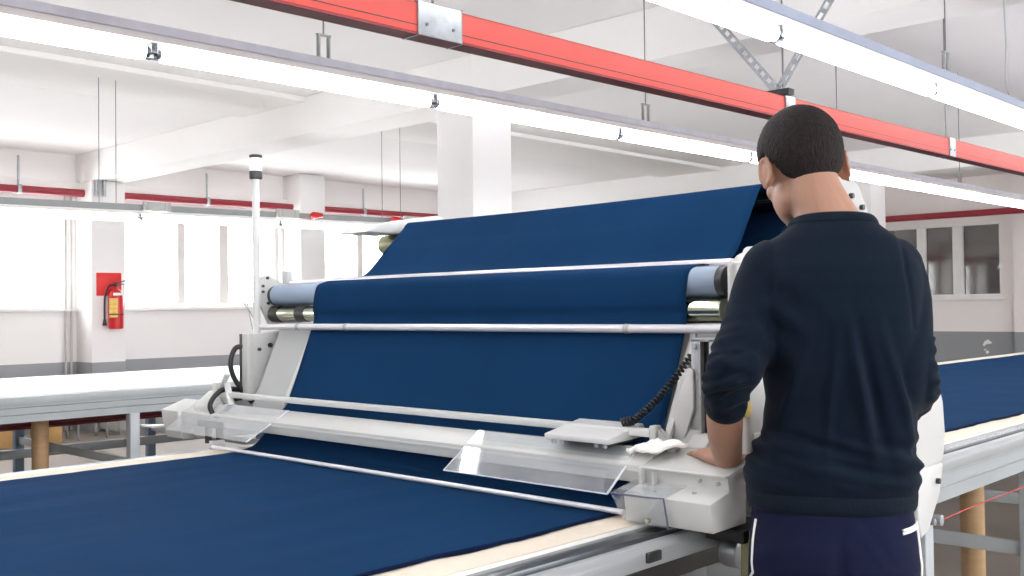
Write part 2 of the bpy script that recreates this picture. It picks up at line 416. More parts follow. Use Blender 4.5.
# ------------------------------------------------------------------ cloth web running over the machine
def catmull(pts, n=8):
    out = []
    P = [V(p) for p in pts]; P = [2 * P[0] - P[1]] + P + [2 * P[-1] - P[-2]]
    for i in range(1, len(P) - 2):
        for k in range(n):
            t = k / n; a, b, c, d = P[i - 1], P[i], P[i + 1], P[i + 2]
            out.append(.5 * ((2 * b) + (c - a) * t + (2 * a - 5 * b + 4 * c - d) * t * t + (3 * b - a - 3 * c + d) * t ** 3))
    out.append(P[-2]); return out
ROLL = V((2.62, 0, 1.37)); RR = .195
path = [(2.70, 1.552), (2.62, 1.570), (2.52, 1.590), (2.46, 1.612), (2.43, 1.615), (2.405, 1.603), (2.32, 1.52), (2.225, 1.43), (2.14, 1.403), (2.08, 1.402), (2.05, 1.397), (2.022, 1.385), (2.010, 1.357),
        (2.003, 1.31), (2.004, 1.262), (1.952, 1.13), (1.896, 1.0), (1.866, .93), (1.842, .880), (1.822, .866), (1.785, .8605)]
pp = catmull([(x, 0, z) for x, z in path], 7)
b = bmesh.new(); rows = []; NY = 60
for i, p in enumerate(pp):
    nx_ = (pp[min(i + 1, len(pp) - 1)] - pp[max(i - 1, 0)]).normalized(); nn = V((nx_.z, 0, -nx_.x)); row = []
    s = i / len(pp)
    free = 0 if p.z < 1.0 or (1.255 < p.z < 1.41) or p.x > 2.4 else 1
    for j in range(NY + 1):
        y = 1.345 + (2.805 + .09 * min(1, max(0, (1.0 - p.z) / .13)) - 1.345) * j / NY
        w = noise.noise(V((y * 4.0 + p.z * 3.5, p.z * 1.6, 3))) * .005 + noise.noise(V((y * 13 + p.z * 8, p.z * 2, 7))) * .0012
        sag = -.014 * math.sin(math.pi * j / NY) if (p.x > 2.33 and p.z > 1.5 and p.x < 2.56) else 0
        sh = -.06 * max(0, (1 - j / NY)) * (1 if p.x > 2.22 and p.z > 1.42 else 0) * min(1, max(0, (p.x - 2.22) / .2))
        row.append(b.verts.new((p.x + sh + nn.x * w * free, y, p.z + sag * .4 + nn.z * w * free)))
    rows.append(row)
for i in range(len(rows) - 1):
    for j in range(NY): b.faces.new((rows[i][j], rows[i][j + 1], rows[i + 1][j + 1], rows[i + 1][j]))
bmesh.ops.recalc_face_normals(b, faces=b.faces)
m = MB(); m.bm.free(); m.bm = b
web = m.build('cloth_web', 'fabric', None, 180, loc=(1.95, 2.09, .86))
sd = web.modifiers.new('thick', 'SOLIDIFY'); sd.thickness = .0016
tag(web, 'dark blue cloth sheet drawn over the rollers of the spreading machine down to the table', 'cloth')
# the roll the cloth comes from
t = thing('fabric_roll', (ROLL.x, 2.09, ROLL.z - RR), 'thick roll of blue cloth lying in the cradle behind the top of the machine', 'roll')
prof = [(.03, -.735)] + [(.03 + (RR - .03) * k / 24, -.735 + (.002 if k % 2 else -.002)) for k in range(1, 24)] + [(RR - .003, -.735), (RR, -.73), (RR, .73), (RR - .003, .735), (.03, .735)]
m = MB(); m.lathe((ROLL.x, 2.09, ROLL.z), prof, 64, V((0, 1, 0))); m.build('wound_cloth', 'fabric_in', t)
m = MB(); m.cyl((ROLL.x, 1.30, ROLL.z), (ROLL.x, 2.88, ROLL.z), .028, seg=24); m.build('core_tube', 'cardboard', t)

# ------------------------------------------------------------------ spreading machine
mc = thing('spreading_machine', (2.0, 2.1, .85), 'grey cloth spreading machine with rollers, straddling the near table', 'machine')
def part(name, mb, mname, smooth=40, parent=mc): return mb.build(name, mname, parent, smooth)
# rollers and bars
rl = part('rubber_roller', MB().cyl((2.05, 1.275, 1.357), (2.05, 3.075, 1.357), .0365, seg=40, bev=.003), 'roller')
part('end_cap', MB().cyl((2.05, 1.255, 1.357), (2.05, 1.276, 1.357), .0375, seg=32, bev=.003), 'darkmetal', parent=rl)
part('end_cap', MB().cyl((2.05, 3.07, 1.357), (2.05, 3.095, 1.357), .034, seg=32, bev=.003), 'darkmetal', parent=rl)
cr = part('drive_roller', MB().cyl((2.037, 1.26, 1.292), (2.037, 3.07, 1.292), .027, seg=36, bev=.002), 'chrome')
part('rubber_ring', MB().cyl((2.037, 2.875, 1.292), (2.037, 2.925, 1.292), .0282, seg=36), 'darkmetal', parent=cr)
part('rubber_ring', MB().cyl((2.037, 3.035, 1.292), (2.037, 3.08, 1.292), .0288, seg=36), 'darkmetal', parent=cr)
m = MB(); m.box(2.105, 2.135, 1.285, 3.10, 1.392, 1.413, .006); gb = part('guide_bar', m, 'rod')
part('clip_tab', MB().box(2.10, 2.125, 3.098, 3.125, 1.395, 1.445, .003), 'machine', parent=gb)
m = MB(); m.cyl((1.985, 1.235, 1.249), (1.985, 3.115, 1.249), .0105, seg=20); gr = part('guide_rod', m, 'rod')
for y in (2.86, 2.6, 1.5): part('collar', MB().cyl((1.985, y - .008, 1.249), (1.985, y + .008, 1.249), .0116, seg=20), 'machine_g', parent=gr)
m = MB(); m.cyl((2.44, 1.30, 1.588), (2.44, 2.815, 1.588), .022, seg=28); part('top_roller', m, 'chrome')
# chute behind the lower web
ch = MB()
ch.prism([(1.900, .965), (2.030, 1.262), (2.039, 1.258), (1.909, .961)], 'y', 1.262, 3.02, .0)
chp = part('cloth_chute', ch, 'machine_g')
for y0, y1 in ((2.809, 2.824), (1.322, 1.338)):
    s = MB(); s.prism([(1.893, 1.0), (2.010, 1.238), (2.020, 1.238), (1.903, 1.0)], 'y', y0, y1, .001); part('edge_strip', s, 'machine_w', parent=chp)
# left hand upper end plate
def XZ(mb, pts, y0, y1, bev=.003): return mb.prism(pts, 'y', y0, y1, bev)
m = XZ(MB(), [(1.985, 1.40), (1.992, 1.418), (2.004, 1.427), (2.03, 1.428), (2.05, 1.416), (2.085, 1.40), (2.13, 1.39), (2.16, 1.34), (2.16, 1.26), (2.115, 1.23), (2.03, 1.245), (1.985, 1.335)], 3.095, 3.108)
ep = part('end_plate', m, 'machine', 60)
for x, z in ((2.018, 1.418), (2.0, 1.39), (2.0, 1.37), (2.02, 1.33), (2.06, 1.345)): part('screw', MB().cyl((x, 3.09, z), (x, 3.10, z), .005, seg=12), 'darkmetal', parent=ep)
m = XZ(MB(), [(1.925, 1.022), (1.925, 1.222), (2.02, 1.232), (2.125, 1.238), (2.09, 1.17), (1.985, 1.022)], 3.052, 3.062)
m.box(1.905, 1.925, 3.04, 3.08, 1.0, 1.226, .002)
sp = part('side_plate', m, 'machine', 60)
part('edge_seal', MB().box(1.902, 1.908, 3.078, 3.09, 1.02, 1.226, .001), 'darkmetal', parent=sp)
for x, z, r in ((1.998, 1.185, .008), (1.998, 1.125, .005), (2.095, 1.196, .012), (1.955, 1.172, .006)): part('screw', MB().cyl((x, 3.044, z), (x, 3.054, z), r, seg=14), 'darkmetal', parent=sp)
m = MB(); m.prism([(1.935, 1.02), (2.105, 1.215), (2.105, 1.19), (1.97, 1.02)], 'y', 3.02, 3.052, .003); part('stiffener', m, 'machine_g', 60, parent=sp)
# left carriage box under the plates
m = XZ(MB(), [(1.80, .875), (1.80, .985), (1.86, 1.03), (2.6, 1.03), (2.75, .98), (2.75, .875)], 3.12, 3.22, .008); part('side_housing', m, 'machine', 60)
m = XZ(MB(), [(2.46, 1.03), (2.46, 1.40), (2.50, 1.56), (2.62, 1.565), (2.68, 1.48), (2.68, 1.03)], 2.885, 2.91, .006); part('tower_plate', m, 'machine', 60)
# cradle with its hood
m = MB(); m.prism([(2.27, 1.578), (2.33, 1.608), (2.62, 1.656), (2.66, 1.645), (2.66, 1.60), (2.44, 1.578)], 'y', 2.86, 3.02, .004); hd = part('cradle_hood', m, 'machine_w', 60)
m = MB(); m.cyl((2.52, 2.86, 1.55), (2.52, 3.06, 1.55), .036, seg=28, bev=.004); part('cradle_roller', m, 'green_metal')
m = MB()
arc = [(ROLL.x + (RR + .018) * math.cos(t), ROLL.z + (RR + .018) * math.sin(t)) for t in [R(200 + 14 * k) for k in range(11)]]
arc2 = [(ROLL.x + (RR + .03) * math.cos(t), ROLL.z + (RR + .03) * math.sin(t)) for t in [R(340 - 14 * k) for k in range(11)]]
m.prism(arc + arc2, 'y', 1.33, 2.86); part('cradle_trough', m, 'darkmetal', 60)
# right hand side housing, tower and skirt
m = XZ(MB(), [(1.93, .85), (1.93, 1.12), (2.0, 1.20), (2.75, 1.20), (2.90, 1.16), (2.975, 1.085), (3.01, 1.02), (3.022, .93), (3.005, .852), (2.985, .842)], 1.14, 1.25, .02); hs = part('side_housing', m, 'machine_w', 60)
m = XZ(MB(), [(1.94, .845), (1.94, 1.03), (2.4, 1.03), (2.4, .845)], 1.118, 1.139, .006); part('access_panel', m, 'machine', parent=hs)
m = MB(); m.cyl((1.89, 1.118, 1.085), (1.89, 1.14, 1.085), .018, seg=20, bev=.004); m.cyl((1.89, 1.14, 1.085), (1.93, 1.17, 1.085), .009, seg=12); part('stop_knob', m, 'yellow', parent=hs)
m = XZ(MB(), [(2.2, 1.20), (2.28, 1.47), (2.36, 1.60), (2.43, 1.635), (2.53, 1.61), (2.585, 1.54), (2.60, 1.2)], 1.16, 1.21, .012); tw = part('tower_plate', m, 'machine_g', 60)
for x, z in ((2.47, 1.575), (2.52, 1.53), (2.53, 1.55), (2.45, 1.50)): part('screw', MB().cyl((x, 1.15, z), (x, 1.162, z), .007, seg=12), 'darkmetal', parent=tw)
m = XZ(MB(), [(2.80, .70), (2.78, .845), (2.985, .845), (2.955, .76), (2.87, .67), (2.82, .655)], 1.135, 1.165, .006); sk = part('skirt_bracket', m, 'machine_w', 60)
part('bolt', MB().cyl((2.93, 1.125, .80), (2.93, 1.136, .80), .008, seg=12), 'darkmetal', parent=sk)
# white roller ends seen just left of the shoulder
part('roller_end', MB().cyl((2.09, 1.215, 1.385), (2.09, 1.255, 1.385), .038, seg=28, bev=.012), 'machine_w')
part('roller_end', MB().cyl((2.2, 1.20, 1.42), (2.2, 1.30, 1.42), .024, seg=24, bev=.006), 'machine_w')
m = MB(); m.box(2.0, 2.25, 1.21, 1.235, 1.12, 1.40, .01); part('inner_plate', m, 'machine', 60)
# front beam
m = XZ(MB(), [(1.785, .960), (1.787, .924), (1.815, .918), (1.838, .926), (1.850, .988), (1.845, .991)], 1.313, 3.35, .002); bm_ = part('front_beam', m, 'machine', 30)
m = MB(); m.box(1.7835, 1.7865, 1.313, 3.35, .947, .951); part('beam_seam', m, 'machine_w', parent=bm_)
# left end box of the beam
m = XZ(MB(), [(1.770, .962), (1.775, .925), (1.79, .865), (1.84, .862), (1.87, .93), (1.868, .992), (1.86, .994)], 3.27, 3.385, .003); lb = part('end_box', m, 'machine', 30)
m = MB(); m.prism([(1.735, 3.384), (1.735, 3.47), (1.80, 3.40), (1.80, 3.384)], 'z', .900, .906); part('side_tray', m, 'machine_w', parent=lb)
m = MB(); m.cyl((1.79, 3.10, .865), (1.79, 3.10, .93), .012, seg=14); m.cyl((1.79, 3.03, .858), (1.79, 3.03, .93), .012, seg=14); m.box(1.77, 1.83, 3.0, 3.14, .92, .94, .003); part('foot_pin', m, 'darkmetal')
# control box at the right end
prof = [(1.776, .961), (1.782, .930), (1.712, .914), (1.722, .856), (1.845, .858), (1.845, .93), (1.895, .945), (1.895, .985), (1.885, .992)]
m = XZ(MB(), prof, 1.10, 1.312, .003); cb = part('control_box', m, 'machine', 30)
for a, c in (((1.755, 1.165, .922), (1.755, 1.165, .9265)), ((1.774, 1.165, .945), (1.781, 1.165, .947)), ((1.774, 1.122, .943), (1.781, 1.122, .945)), ((1.737, 1.25, .9195), (1.737, 1.25, .923))):
    part('screw', MB().cyl(a, c, .0042, seg=14), 'galv', parent=cb)
part('hinge_lug', MB().box(1.764, 1.784, 1.302, 1.31, .915, .96, .002), 'machine', parent=cb)
part('hinge_lug', MB().box(1.764, 1.784, 1.272, 1.277, .918, .955, .002), 'machine', parent=cb)
m = MB(); m.box(1.768, 1.778, 1.10, 1.312, .9585, .9625, .001); part('lid_lip', m, 'machine_w', parent=cb)
# bent acrylic guard on the control box
def acr(name, corners, parent=mc, th=.003):
    b = bmesh.new(); vs = [[b.verts.new(p) for p in r] for r in corners]
    for i in range(len(vs) - 1):
        for k in range(len(vs[0]) - 1): b.faces.new((vs[i][k], vs[i][k + 1], vs[i + 1][k + 1], vs[i + 1][k]))
    bmesh.ops.recalc_face_normals(b, faces=b.faces)
    r = bmesh.ops.solidify(b, geom=list(b.faces), thickness=th)
    m = MB(); m.bm.free(); m.bm = b; return part(name, m, 'acrylic', 30, parent)
g = acr('box_guard', [[(1.79, 1.332, .932), (1.79, 1.20, .934)], [(1.702, 1.332, .917), (1.702, 1.20, .919)], [(1.697, 1.332, .912), (1.697, 1.20, .914)], [(1.712, 1.312, .858), (1.712, 1.20, .855)]])
m = MB(); m.tube([(1.696, 1.332, .914), (1.696, 1.24, .915), (1.698, 1.20, .917), (1.711, 1.199, .855)], .0022, 6); part('guard_edge', m, 'acrylic_edge_dark', parent=g)
m = MB(); m.cyl((1.709, 1.25, .865), (1.718, 1.25, .865), .005, seg=12); part('guard_screw', m, 'chrome', parent=g)
g = acr('acrylic_guard', [[(1.835, 1.36, .992), (1.835, 1.86, .992)], [(1.72, 1.36, .904), (1.72, 1.87, .904)]])
m = MB(); m.tube([(1.835, 1.36, .993), (1.72, 1.36, .905), ], .0025, 6); m.tube([(1.72, 1.36, .905), (1.72, 1.87, .905), (1.835, 1.86, .993)], .0018, 6); part('guard_edge', m, 'acrylic_edge', parent=g)
g = acr('acrylic_guard', [[(1.835, 2.70, .992), (1.835, 3.25, .992)], [(1.72, 2.76, .901), (1.72, 3.26, .904)]])
m = MB(); m.tube([(1.835, 2.70, .993), (1.72, 2.76, .902)], .0025, 6); part('guard_edge', m, 'acrylic_edge', parent=g)
# tie bar with its carriage cover
m = MB(); m.box(1.845, 1.868, 1.34, 3.15, 1.014, 1.031, .002); tb = part('tie_bar', m, 'machine_w')
m = MB(); m.prism([(1.772, 1.0), (1.772, 1.012), (1.90, 1.036), (1.905, 1.03), (1.905, 1.006)], 'y', 1.395, 1.583, .002); cc = part('carriage_cover', m, 'machine_w')
for y in (1.565, 1.54, 1.44, 1.415): part('bolt', MB().cyl((1.785, y, .990), (1.785, y, 1.004), .006, seg=12), 'galv', parent=cc)
m = MB(); m.box(1.80, 1.90, 1.40, 1.578, .998, 1.0035, .001); part('base_plate', m, 'darkmetal', parent=cc)
m = MB(); m.bar((1.86, 1.335, 1.03), (1.875, 1.29, .985), .02, .02, .003); m.box(1.845, 1.868, 1.322, 1.34, 1.0, 1.04, .003); part('bar_bracket', m, 'machine_g')
m = MB(); m.bar((1.86, 3.12, 1.02), (1.855, 3.05, .98), .02, .02, .003); m.box(1.845, 1.875, 3.14, 3.17, .985, 1.06, .003); part('bar_bracket', m, 'machine')
# slanted white side panel and uprights at the right
m = MB(); m.prism([(1.350, 1.01), (1.285, 1.165), (1.272, 1.16), (1.272, 1.075), (1.305, .985), (1.35, .985)], 'x', 1.918, 1.926, .002); part('slanted_panel', m, 'machine_w')
m = MB(); m.box(1.927, 1.945, 1.258, 1.282, .99, 1.228, .002); m.box(1.927, 1.945, 1.215, 1.236, 1.0, 1.228, .002); m.box(1.927, 1.945, 1.215, 1.282, 1.222, 1.231, .001)
up_ = part('upright', m, 'alu', 40)
part('bolt', MB().cyl((1.921, 1.270, 1.212), (1.928, 1.270, 1.212), .006, seg=12), 'galv', parent=up_)
part('dark_channel', MB().box(1.946, 1.952, 1.20, 1.28, .99, 1.225), 'darkmetal', parent=up_)
m = MB(); m.prism([(1.89, .985), (1.89, .995), (1.92, 1.02), (1.955, 1.02), (1.955, .985)], 'y', 1.225, 1.275, .003); part('corner_bracket', m, 'machine', 60)
# coiled cable
def helix(p0, p1, r, turns, sag, n=14):
    p0, p1 = V(p0), V(p1); d = (p1 - p0).normalized(); a = d.orthogonal().normalized(); c = d.cross(a); out = []
    N = int(turns * n)
    for i in range(N + 1):
        t = i / N; p = p0.lerp(p1, t) + V((0, 0, -sag * math.sin(math.pi * t))); an = 2 * math.pi * turns * t
        out.append(p + (a * math.cos(an) + c * math.sin(an)) * r)
    return out
m = MB(); m.tube(helix((1.955, 1.30, 1.19), (1.872, 1.402, 1.043), .0065, 22, .012), .0028, 6)
m.tube(helix((1.872, 1.402, 1.045), (1.86, 1.425, 1.038), .009, 4, 0), .003, 6); part('coiled_cable', m, 'black', 180)
# hoses at the left plate
m = MB(); m.tube(catmull([(1.91, 3.0805, 1.185), (1.885, 3.090, 1.175), (1.868, 3.090, 1.13), (1.88, 3.090, 1.08), (1.91, 3.080, 1.03), (1.94, 3.070, .99)], 8), .0085, 10); part('hose', m, 'black', 180)
m = MB(); m.tube(catmull([(1.95, 3.090, 1.03), (1.86, 3.100, 1.04), (1.82, 3.100, 1.025), (1.79, 3.090, .99), (1.80, 3.080, .95)], 8), .0085, 10)
m.tube(catmull([(1.97, 3.090, 1.01), (1.88, 3.100, 1.0), (1.84, 3.090, .985)], 8), .006, 8); part('hose', m, 'black', 180)
m = MB(); m.bar((1.86, 3.100, 1.06), (1.84, 3.040, .99), .018, .006, .001); m.bar((1.85, 3.140, 1.02), (1.85, 3.080, 1.09), .018, .006, .001); part('link_arm', m, 'machine_w')
m = MB(); m.tube(catmull([(1.985, 3.12, 1.40), (1.955, 3.13, 1.39), (1.945, 3.13, 1.34), (1.97, 3.13, 1.30), (1.985, 3.12, 1.27)], 8), .0022, 6)
m.tube(catmull([(1.99, 3.12, 1.385), (1.965, 3.13, 1.37), (1.96, 3.13, 1.33), (1.98, 3.13, 1.24)], 8), .0018, 6); part('thin_cable', m, 'machine_g', 180)
# signal lamp mast
m = MB(); m.cyl((1.975, 3.095, 1.14), (1.975, 3.095, 1.765), .0125, seg=18); m.box(1.960, 1.99, 3.08, 3.095, 1.15, 1.20, .002); ms = part('lamp_mast', m, 'machine_w')
m = MB(); m.cyl((1.975, 3.095, 1.79), (1.975, 3.095, 1.835), .0215, seg=28); lamp = part('signal_lamp', m, 'beacon')
m = MB(); m.cyl((1.975, 3.095, 1.762), (1.975, 3.095, 1.79), .0225, seg=28, bev=.003); part('lamp_base', m, 'darkmetal', parent=lamp)
m = MB(); m.cyl((1.975, 3.095, 1.835), (1.975, 3.095, 1.847), .0225, seg=28, bev=.004); part('lamp_cap', m, 'darkmetal', parent=lamp)
# laying rod on the cloth
m = MB(); m.cyl((1.745, 1.335, .8655), (1.745, 3.0, .8655), .0062, seg=16); lr = part('laying_rod', m, 'rod')
part('rod_holder', MB().box(1.738, 1.79, 2.998, 3.008, .858, .885, .002), 'machine', parent=lr)
# carriage gear under the control box, running on the outside rail
m = MB(); m.box(1.90, 1.96, 1.09, 1.15, .56, .84, .004); m.box(1.95, 2.2, 1.10, 1.16, .60, .82, .01); m.box(1.80, 1.93, 1.08, 1.17, .825, .853, .004); gp = part('drive_gear', m, 'black')
m = MB(); m.box(1.82, 1.95, 1.075, 1.10, .755, .765, .002); m.box(1.82, 1.83, 1.075, 1.10, .765, .85, .002); m.box(1.925, 1.935, 1.07, 1.10, .755, .845, .002); part('gear_bracket', m, 'green_metal', parent=gp)
part('wheel', MB().cyl((1.86, 1.12, .79), (1.86, 1.16, .79), .03, seg=24, bev=.004), 'galv', parent=gp)
part('wheel', MB().cyl((1.92, 1.075, .70), (1.92, 1.09, .70), .018, seg=20), 'galv', parent=gp)
# cross deck joining both sides (under the cradle)
part('cross_member', MB().box(2.30, 2.36, 1.24, 3.10, 1.05, 1.12, .006), 'machine')
part('cross_member', MB().box(2.60, 2.66, 1.24, 3.10, 1.0, 1.07, .006), 'machine')

# crumpled white paper on the control box
b = bmesh.new(); NN = 14; rows = []
for i in range(NN + 1):
    row = []
    for j in range(NN + 1):
        u, w = i / NN, j / NN
        p = V((1.805, 1.372, .982)) + V((.072, -.045, .012)) * u + V((-.02, -.080, .004)) * w
        p.z += .010 + .012 * noise.noise(V((u * 4, w * 4, 2))) + .014 * (u > .5) * math.sin((u - .5) * 6) * (1 - w)
        row.append(b.verts.new(p))
    rows.append(row)
for i in range(NN):
    for j in range(NN): b.faces.new((rows[i][j], rows[i + 1][j], rows[i + 1][j + 1], rows[i][j + 1]))
bmesh.ops.recalc_face_normals(b, faces=b.faces)
bmesh.ops.solidify(b, geom=list(b.faces), thickness=.006)
m = MB(); m.bm.free(); m.bm = b
tag(m.build('note_paper', 'note', None, 60, loc=(1.83, 1.29, .98)), 'crumpled sheet of white paper lying on the control box by the worker', 'paper')

# red cord and its hook on the table side
m = MB(); m.tube([(2.98 + .15 * k, 1.165, .668 + .002 * math.sin(k * .9) + .0005 * k) for k in range(40)], .002, 6)
t = thing('tension_cord', (3.0, 1.165, .66), 'thin red cord stretched along the side of the near table on a chrome hook', 'cord')
m.build('cord', 'redcord', t, 180)
m = MB(); m.cyl((3.02, 1.155, .672), (3.02, 1.195, .672), .016, seg=20, bev=.003); m.cyl((2.98, 1.16, .672), (2.98, 1.195, .672), .010, seg=16, bev=.002); m.build('hook', 'galv', t)

# cardboard tubes under the tables
def ctube(name, x, y, r, h, label):
    t = MB(); prof = [(r - .006, 0), (r, 0), (r, h), (r - .006, h), (r - .006, h - .2)]
    t.lathe((x, y, 0), prof, 36); o = t.build(name, 'cardboard', None, 50, loc=(x, y, 0)); return tag(o, label, 'tube')
ctube('cardboard_tube', 4.229, 1.5, .045, .80, 'brown cardboard tube standing under the near table, right of the worker')
ctube('cardboard_tube', 2.50, 6.25, .047, .80, 'brown cardboard tube standing under the white-topped table by the windows')
# things stored under / behind the far table
def carton(x0, x1, y0, y1, h, label):
    t = thing('carton', ((x0 + x1) / 2, (y0 + y1) / 2, 0), label, 'box')
    m = MB(); m.box(x0, x1, y0, y1, 0, h, .004); m.build('box_body', 'carton', t)
    m = MB(); m.box(x0 + .002, (x0 + x1) / 2 - .002, y0, y1, h, h + .004); m.box((x0 + x1) / 2 + .002, x1 - .002, y0, y1, h, h + .004); m.build('flap', 'carton', t)
carton(3.55, 3.98, 10.5, 10.9, .46, 'larger tan carton on the floor behind the white-topped table, left of the brown tube')
carton(4.22, 4.42, 10.5, 10.8, .40, 'smaller tan carton on the floor behind the white-topped table, right of the brown tube')
t = thing('steel_cabinet', (5.35, 10.9, 0), 'low grey steel cabinet on the floor behind the white-topped table', 'cabinet')
m = MB(); m.box(5.06, 5.66, 10.62, 11.05, .04, .50, .006); m.box(5.1, 5.62, 10.66, 11.0, 0, .04); m.build('body', 'machine', t)
for q in (0, 1):
    x0_ = 5.075 + .29 * q; m = MB(); m.box(x0_, x0_ + .28, 10.608, 10.62, .06, .48, .003); dr = m.build('door', 'machine_g', t)
    m = MB(); m.box(x0_ + .13, x0_ + .15, 10.596, 10.608, .22, .34, .002); m.build('handle', 'darkmetal', dr)
# metal stool frame (loop shaped) beside it
t = thing('stool', (4.70, 10.55, 0), 'small stool with bent grey metal tube legs beside the grey cabinet', 'stool')
for y in (10.42, 10.68):
    m = MB(); m.tube(catmull([(4.55, y, 0.012), (4.55, y, .30), (4.59, y, .40), (4.70, y, .43), (4.81, y, .40), (4.85, y, .30), (4.85, y, .012)], 8), .012, 10); m.build('leg', 'galv', t, 180)
m = MB(); m.box(4.57, 4.83, 10.4, 10.7, .442, .47, .01); m.build('seat', 'darkmetal', t)
# ------------------------------------------------------------------ overhead: fluorescent runs
def light_run(name, p0, p1, joints, hangx, label, chan_h=.045, hang_to=H, group=None, bracket=True, cm='trunk'):
    p0, p1 = V(p0), V(p1); t = thing(name, tuple((p0 + p1) / 2), label, 'light fixture', group)
    def at(x): return p0.lerp(p1, (x - p0.x) / (p1.x - p0.x))
    up_ = V((0, 0, 1))
    m = MB()
    m.bar(p0 + up_ * (.055 + .004), p1 + up_ * (.055 + .004), .062, .006, .0)
    for s in (-1, 1):
        d = (p1 - p0).normalized(); a = d.cross(up_).normalized()
        m.bar(p0 + up_ * (.055 + chan_h / 2) + a * s * .029, p1 + up_ * (.055 + chan_h / 2) + a * s * .029, .003, chan_h, 0)
        m.bar(p0 + up_ * (.055 + chan_h) + a * s * .022, p1 + up_ * (.055 + chan_h) + a * s * .022, .014, .003, 0)
    m.build('channel', cm, t)
    m = MB(); m.bar(p0 + up_ * .042, p1 + up_ * .042, .05, .024, .004); m.build('batten', 'frame_white', t)
    for i in range(len(joints) - 1):
        a_, b_ = at(joints[i] + .03), at(joints[i + 1] - .03)
        m = MB(); m.cyl(a_, b_, .026, seg=20); m.build('fluorescent_tube', 'tube', t, 60)
    for x in joints:
        c = at(x); m = MB()
        m.box(c.x - .012, c.x + .012, c.y - .018, c.y + .018, c.z - .005, c.z + .032, .003)
        m.cyl((c.x - .034, c.y, c.z), (c.x - .012, c.y, c.z),   .017, seg=18, bev=.002); m.cyl((c.x + .012, c.y, c.z), (c.x + .034, c.y, c.z), .017, seg=18, bev=.002)
        m.bar((c.x - .05, c.y, c.z - .026), (c.x + .02, c.y, c.z - .018), .012, .005, .001)
        m.build('lamp_holder', 'alu_dark', t, 50)
    for x in hangx:
        c = at(x); z0 = c.z + .055 + chan_h
        if bracket:
            m = MB()
            for s in (-1, 1):
                m.tube(helix((c.x + s * .022, c.y, z0 - .01), (c.x + s * .022, c.y, z0 + .085), .007, 12, 0, 8), .002, 5)
                m.bar((c.x + s * .022, c.y, z0 - .03), (c.x + s * .022, c.y, z0 + .09), .012, .003)
            m.bar((c.x - .028, c.y, z0 + .09), (c.x + .028, c.y, z0 + .09), .014, .005, .001)
            m.build('hanger_bracket', 'machine_g', t)
        m = MB(); m.cyl((c.x, c.y, z0 + (.09 if bracket else -.02)), (c.x, c.y, hang_to), .0028, seg=8); m.build('hanger_wire', 'wire', t)
    return t
j1 = [-3.12 + 1.17 * k for k in range(14)]
light_run('light_fixture', (-3.4, 3.115, 2.105), (12.3, 2.84, 2.15), j1, [2.21, 4.12, 6.115, 8.1, .3, 10.1], 'long fluorescent light run hanging on the window side of the red rail', chan_h=.028)
j2 = [-3.12 + 1.2 * k for k in range(13)]
light_run('light_fixture', (-3.4, 1.66, 2.14), (11.6, 1.47, 2.14), j2, [.3, 2.3, 4.22, 6.3, 8.3], 'nearest fluorescent light run, crossing the upper right corner above the worker', chan_h=.032, cm='trunk_shaded')
light_run('light_fixture', (-3.4, -1.35, 2.14), (11.6, -1.35, 2.14), j2, [.3, 2.3, 4.22, 6.3, 8.3], 'unseen fluorescent light run added behind the worker to brighten the ceiling and his back')  # unseen run, added to brighten the right-hand ceiling and the worker
j3 = [-1.3 + 1.25 * k for k in range(8)]
light_run('light_fixture', (-1.8, 7.4, 1.945), (8.1, 7.4, 2.085), j3, [3.39, 3.52, 6.07, 6.29, .9, 1.1], 'far fluorescent light run over the white-topped table, in front of the windows', chan_h=.045, bracket=False, cm='trunk_dull')
# two more wires on the ceiling further back belong to a run above the third table
# loose power cable dropping to the nearest light run
m = MB(); m.tube(catmull([(5.0, 1.585, H - .003), (5.0, 1.585, 2.8), (5.02, 1.585, 2.5), (5.03, 1.59, 2.33), (5.06, 1.585, 2.245)], 8), .004, 8)
tag(m.build('power_cable', 'machine_g', None, 180, loc=(5.0, 1.585, 2.3)), 'thin pale power cable dropping from the ceiling to the nearest light run', 'cable')

# red rail with joint plates and hangers
p0, p1 = V((-3.2, 2.46, 2.149)), V((12.2, 1.86, 2.149))
t = thing('power_rail', (4.5, 2.16, 2.1), 'bright red rail hanging between the two nearest light runs', 'rail')
def rat(x): return p0.lerp(p1, (x - p0.x) / (p1.x - p0.x))
d_ = (p1 - p0).normalized(); n_ = d_.cross(V((0, 0, 1))).normalized()
m = MB(); m.bar(p0, p1, .06, .088, .004); rb = m.build('rail_body', 'red_rail', t)
m = MB(); m.bar(p0 + V((0, 0, -.047)), p1 + V((0, 0, -.047)), .064, .008, .001); m.build('bottom_lip', 'red_dark', rb)
m = MB(); m.bar(p0 + n_ * .0305 + V((0, 0, -.022)), p1 + n_ * .0305 + V((0, 0, -.022)), .0015, .003); m.build('seam_line', 'darkmetal', rb)
for k, x in enumerate((-2.0, 0.1, 2.05, 4.015, 5.685, 7.6, 9.5)):
    c = rat(x); m = MB()
    w = .085 if k == 2 else .04
    m.bar(c - d_ * w, c + d_ * w, .068, .100, .003); jp = m.build('joint_plate', 'galv', t)
    for s in (-.6, .6): MB().cyl(c + n_ * .033 + d_ * w * s + V((0, 0, -.015)), c + n_ * .038 + d_ * w * s + V((0, 0, -.015)), .005, seg=10).build('bolt', 'wire', jp)
    m = MB(); m.cyl(c + V((0, 0, .05)), (c.x, c.y, H), .004, seg=8); m.build('hanger_wire', 'wire', t)
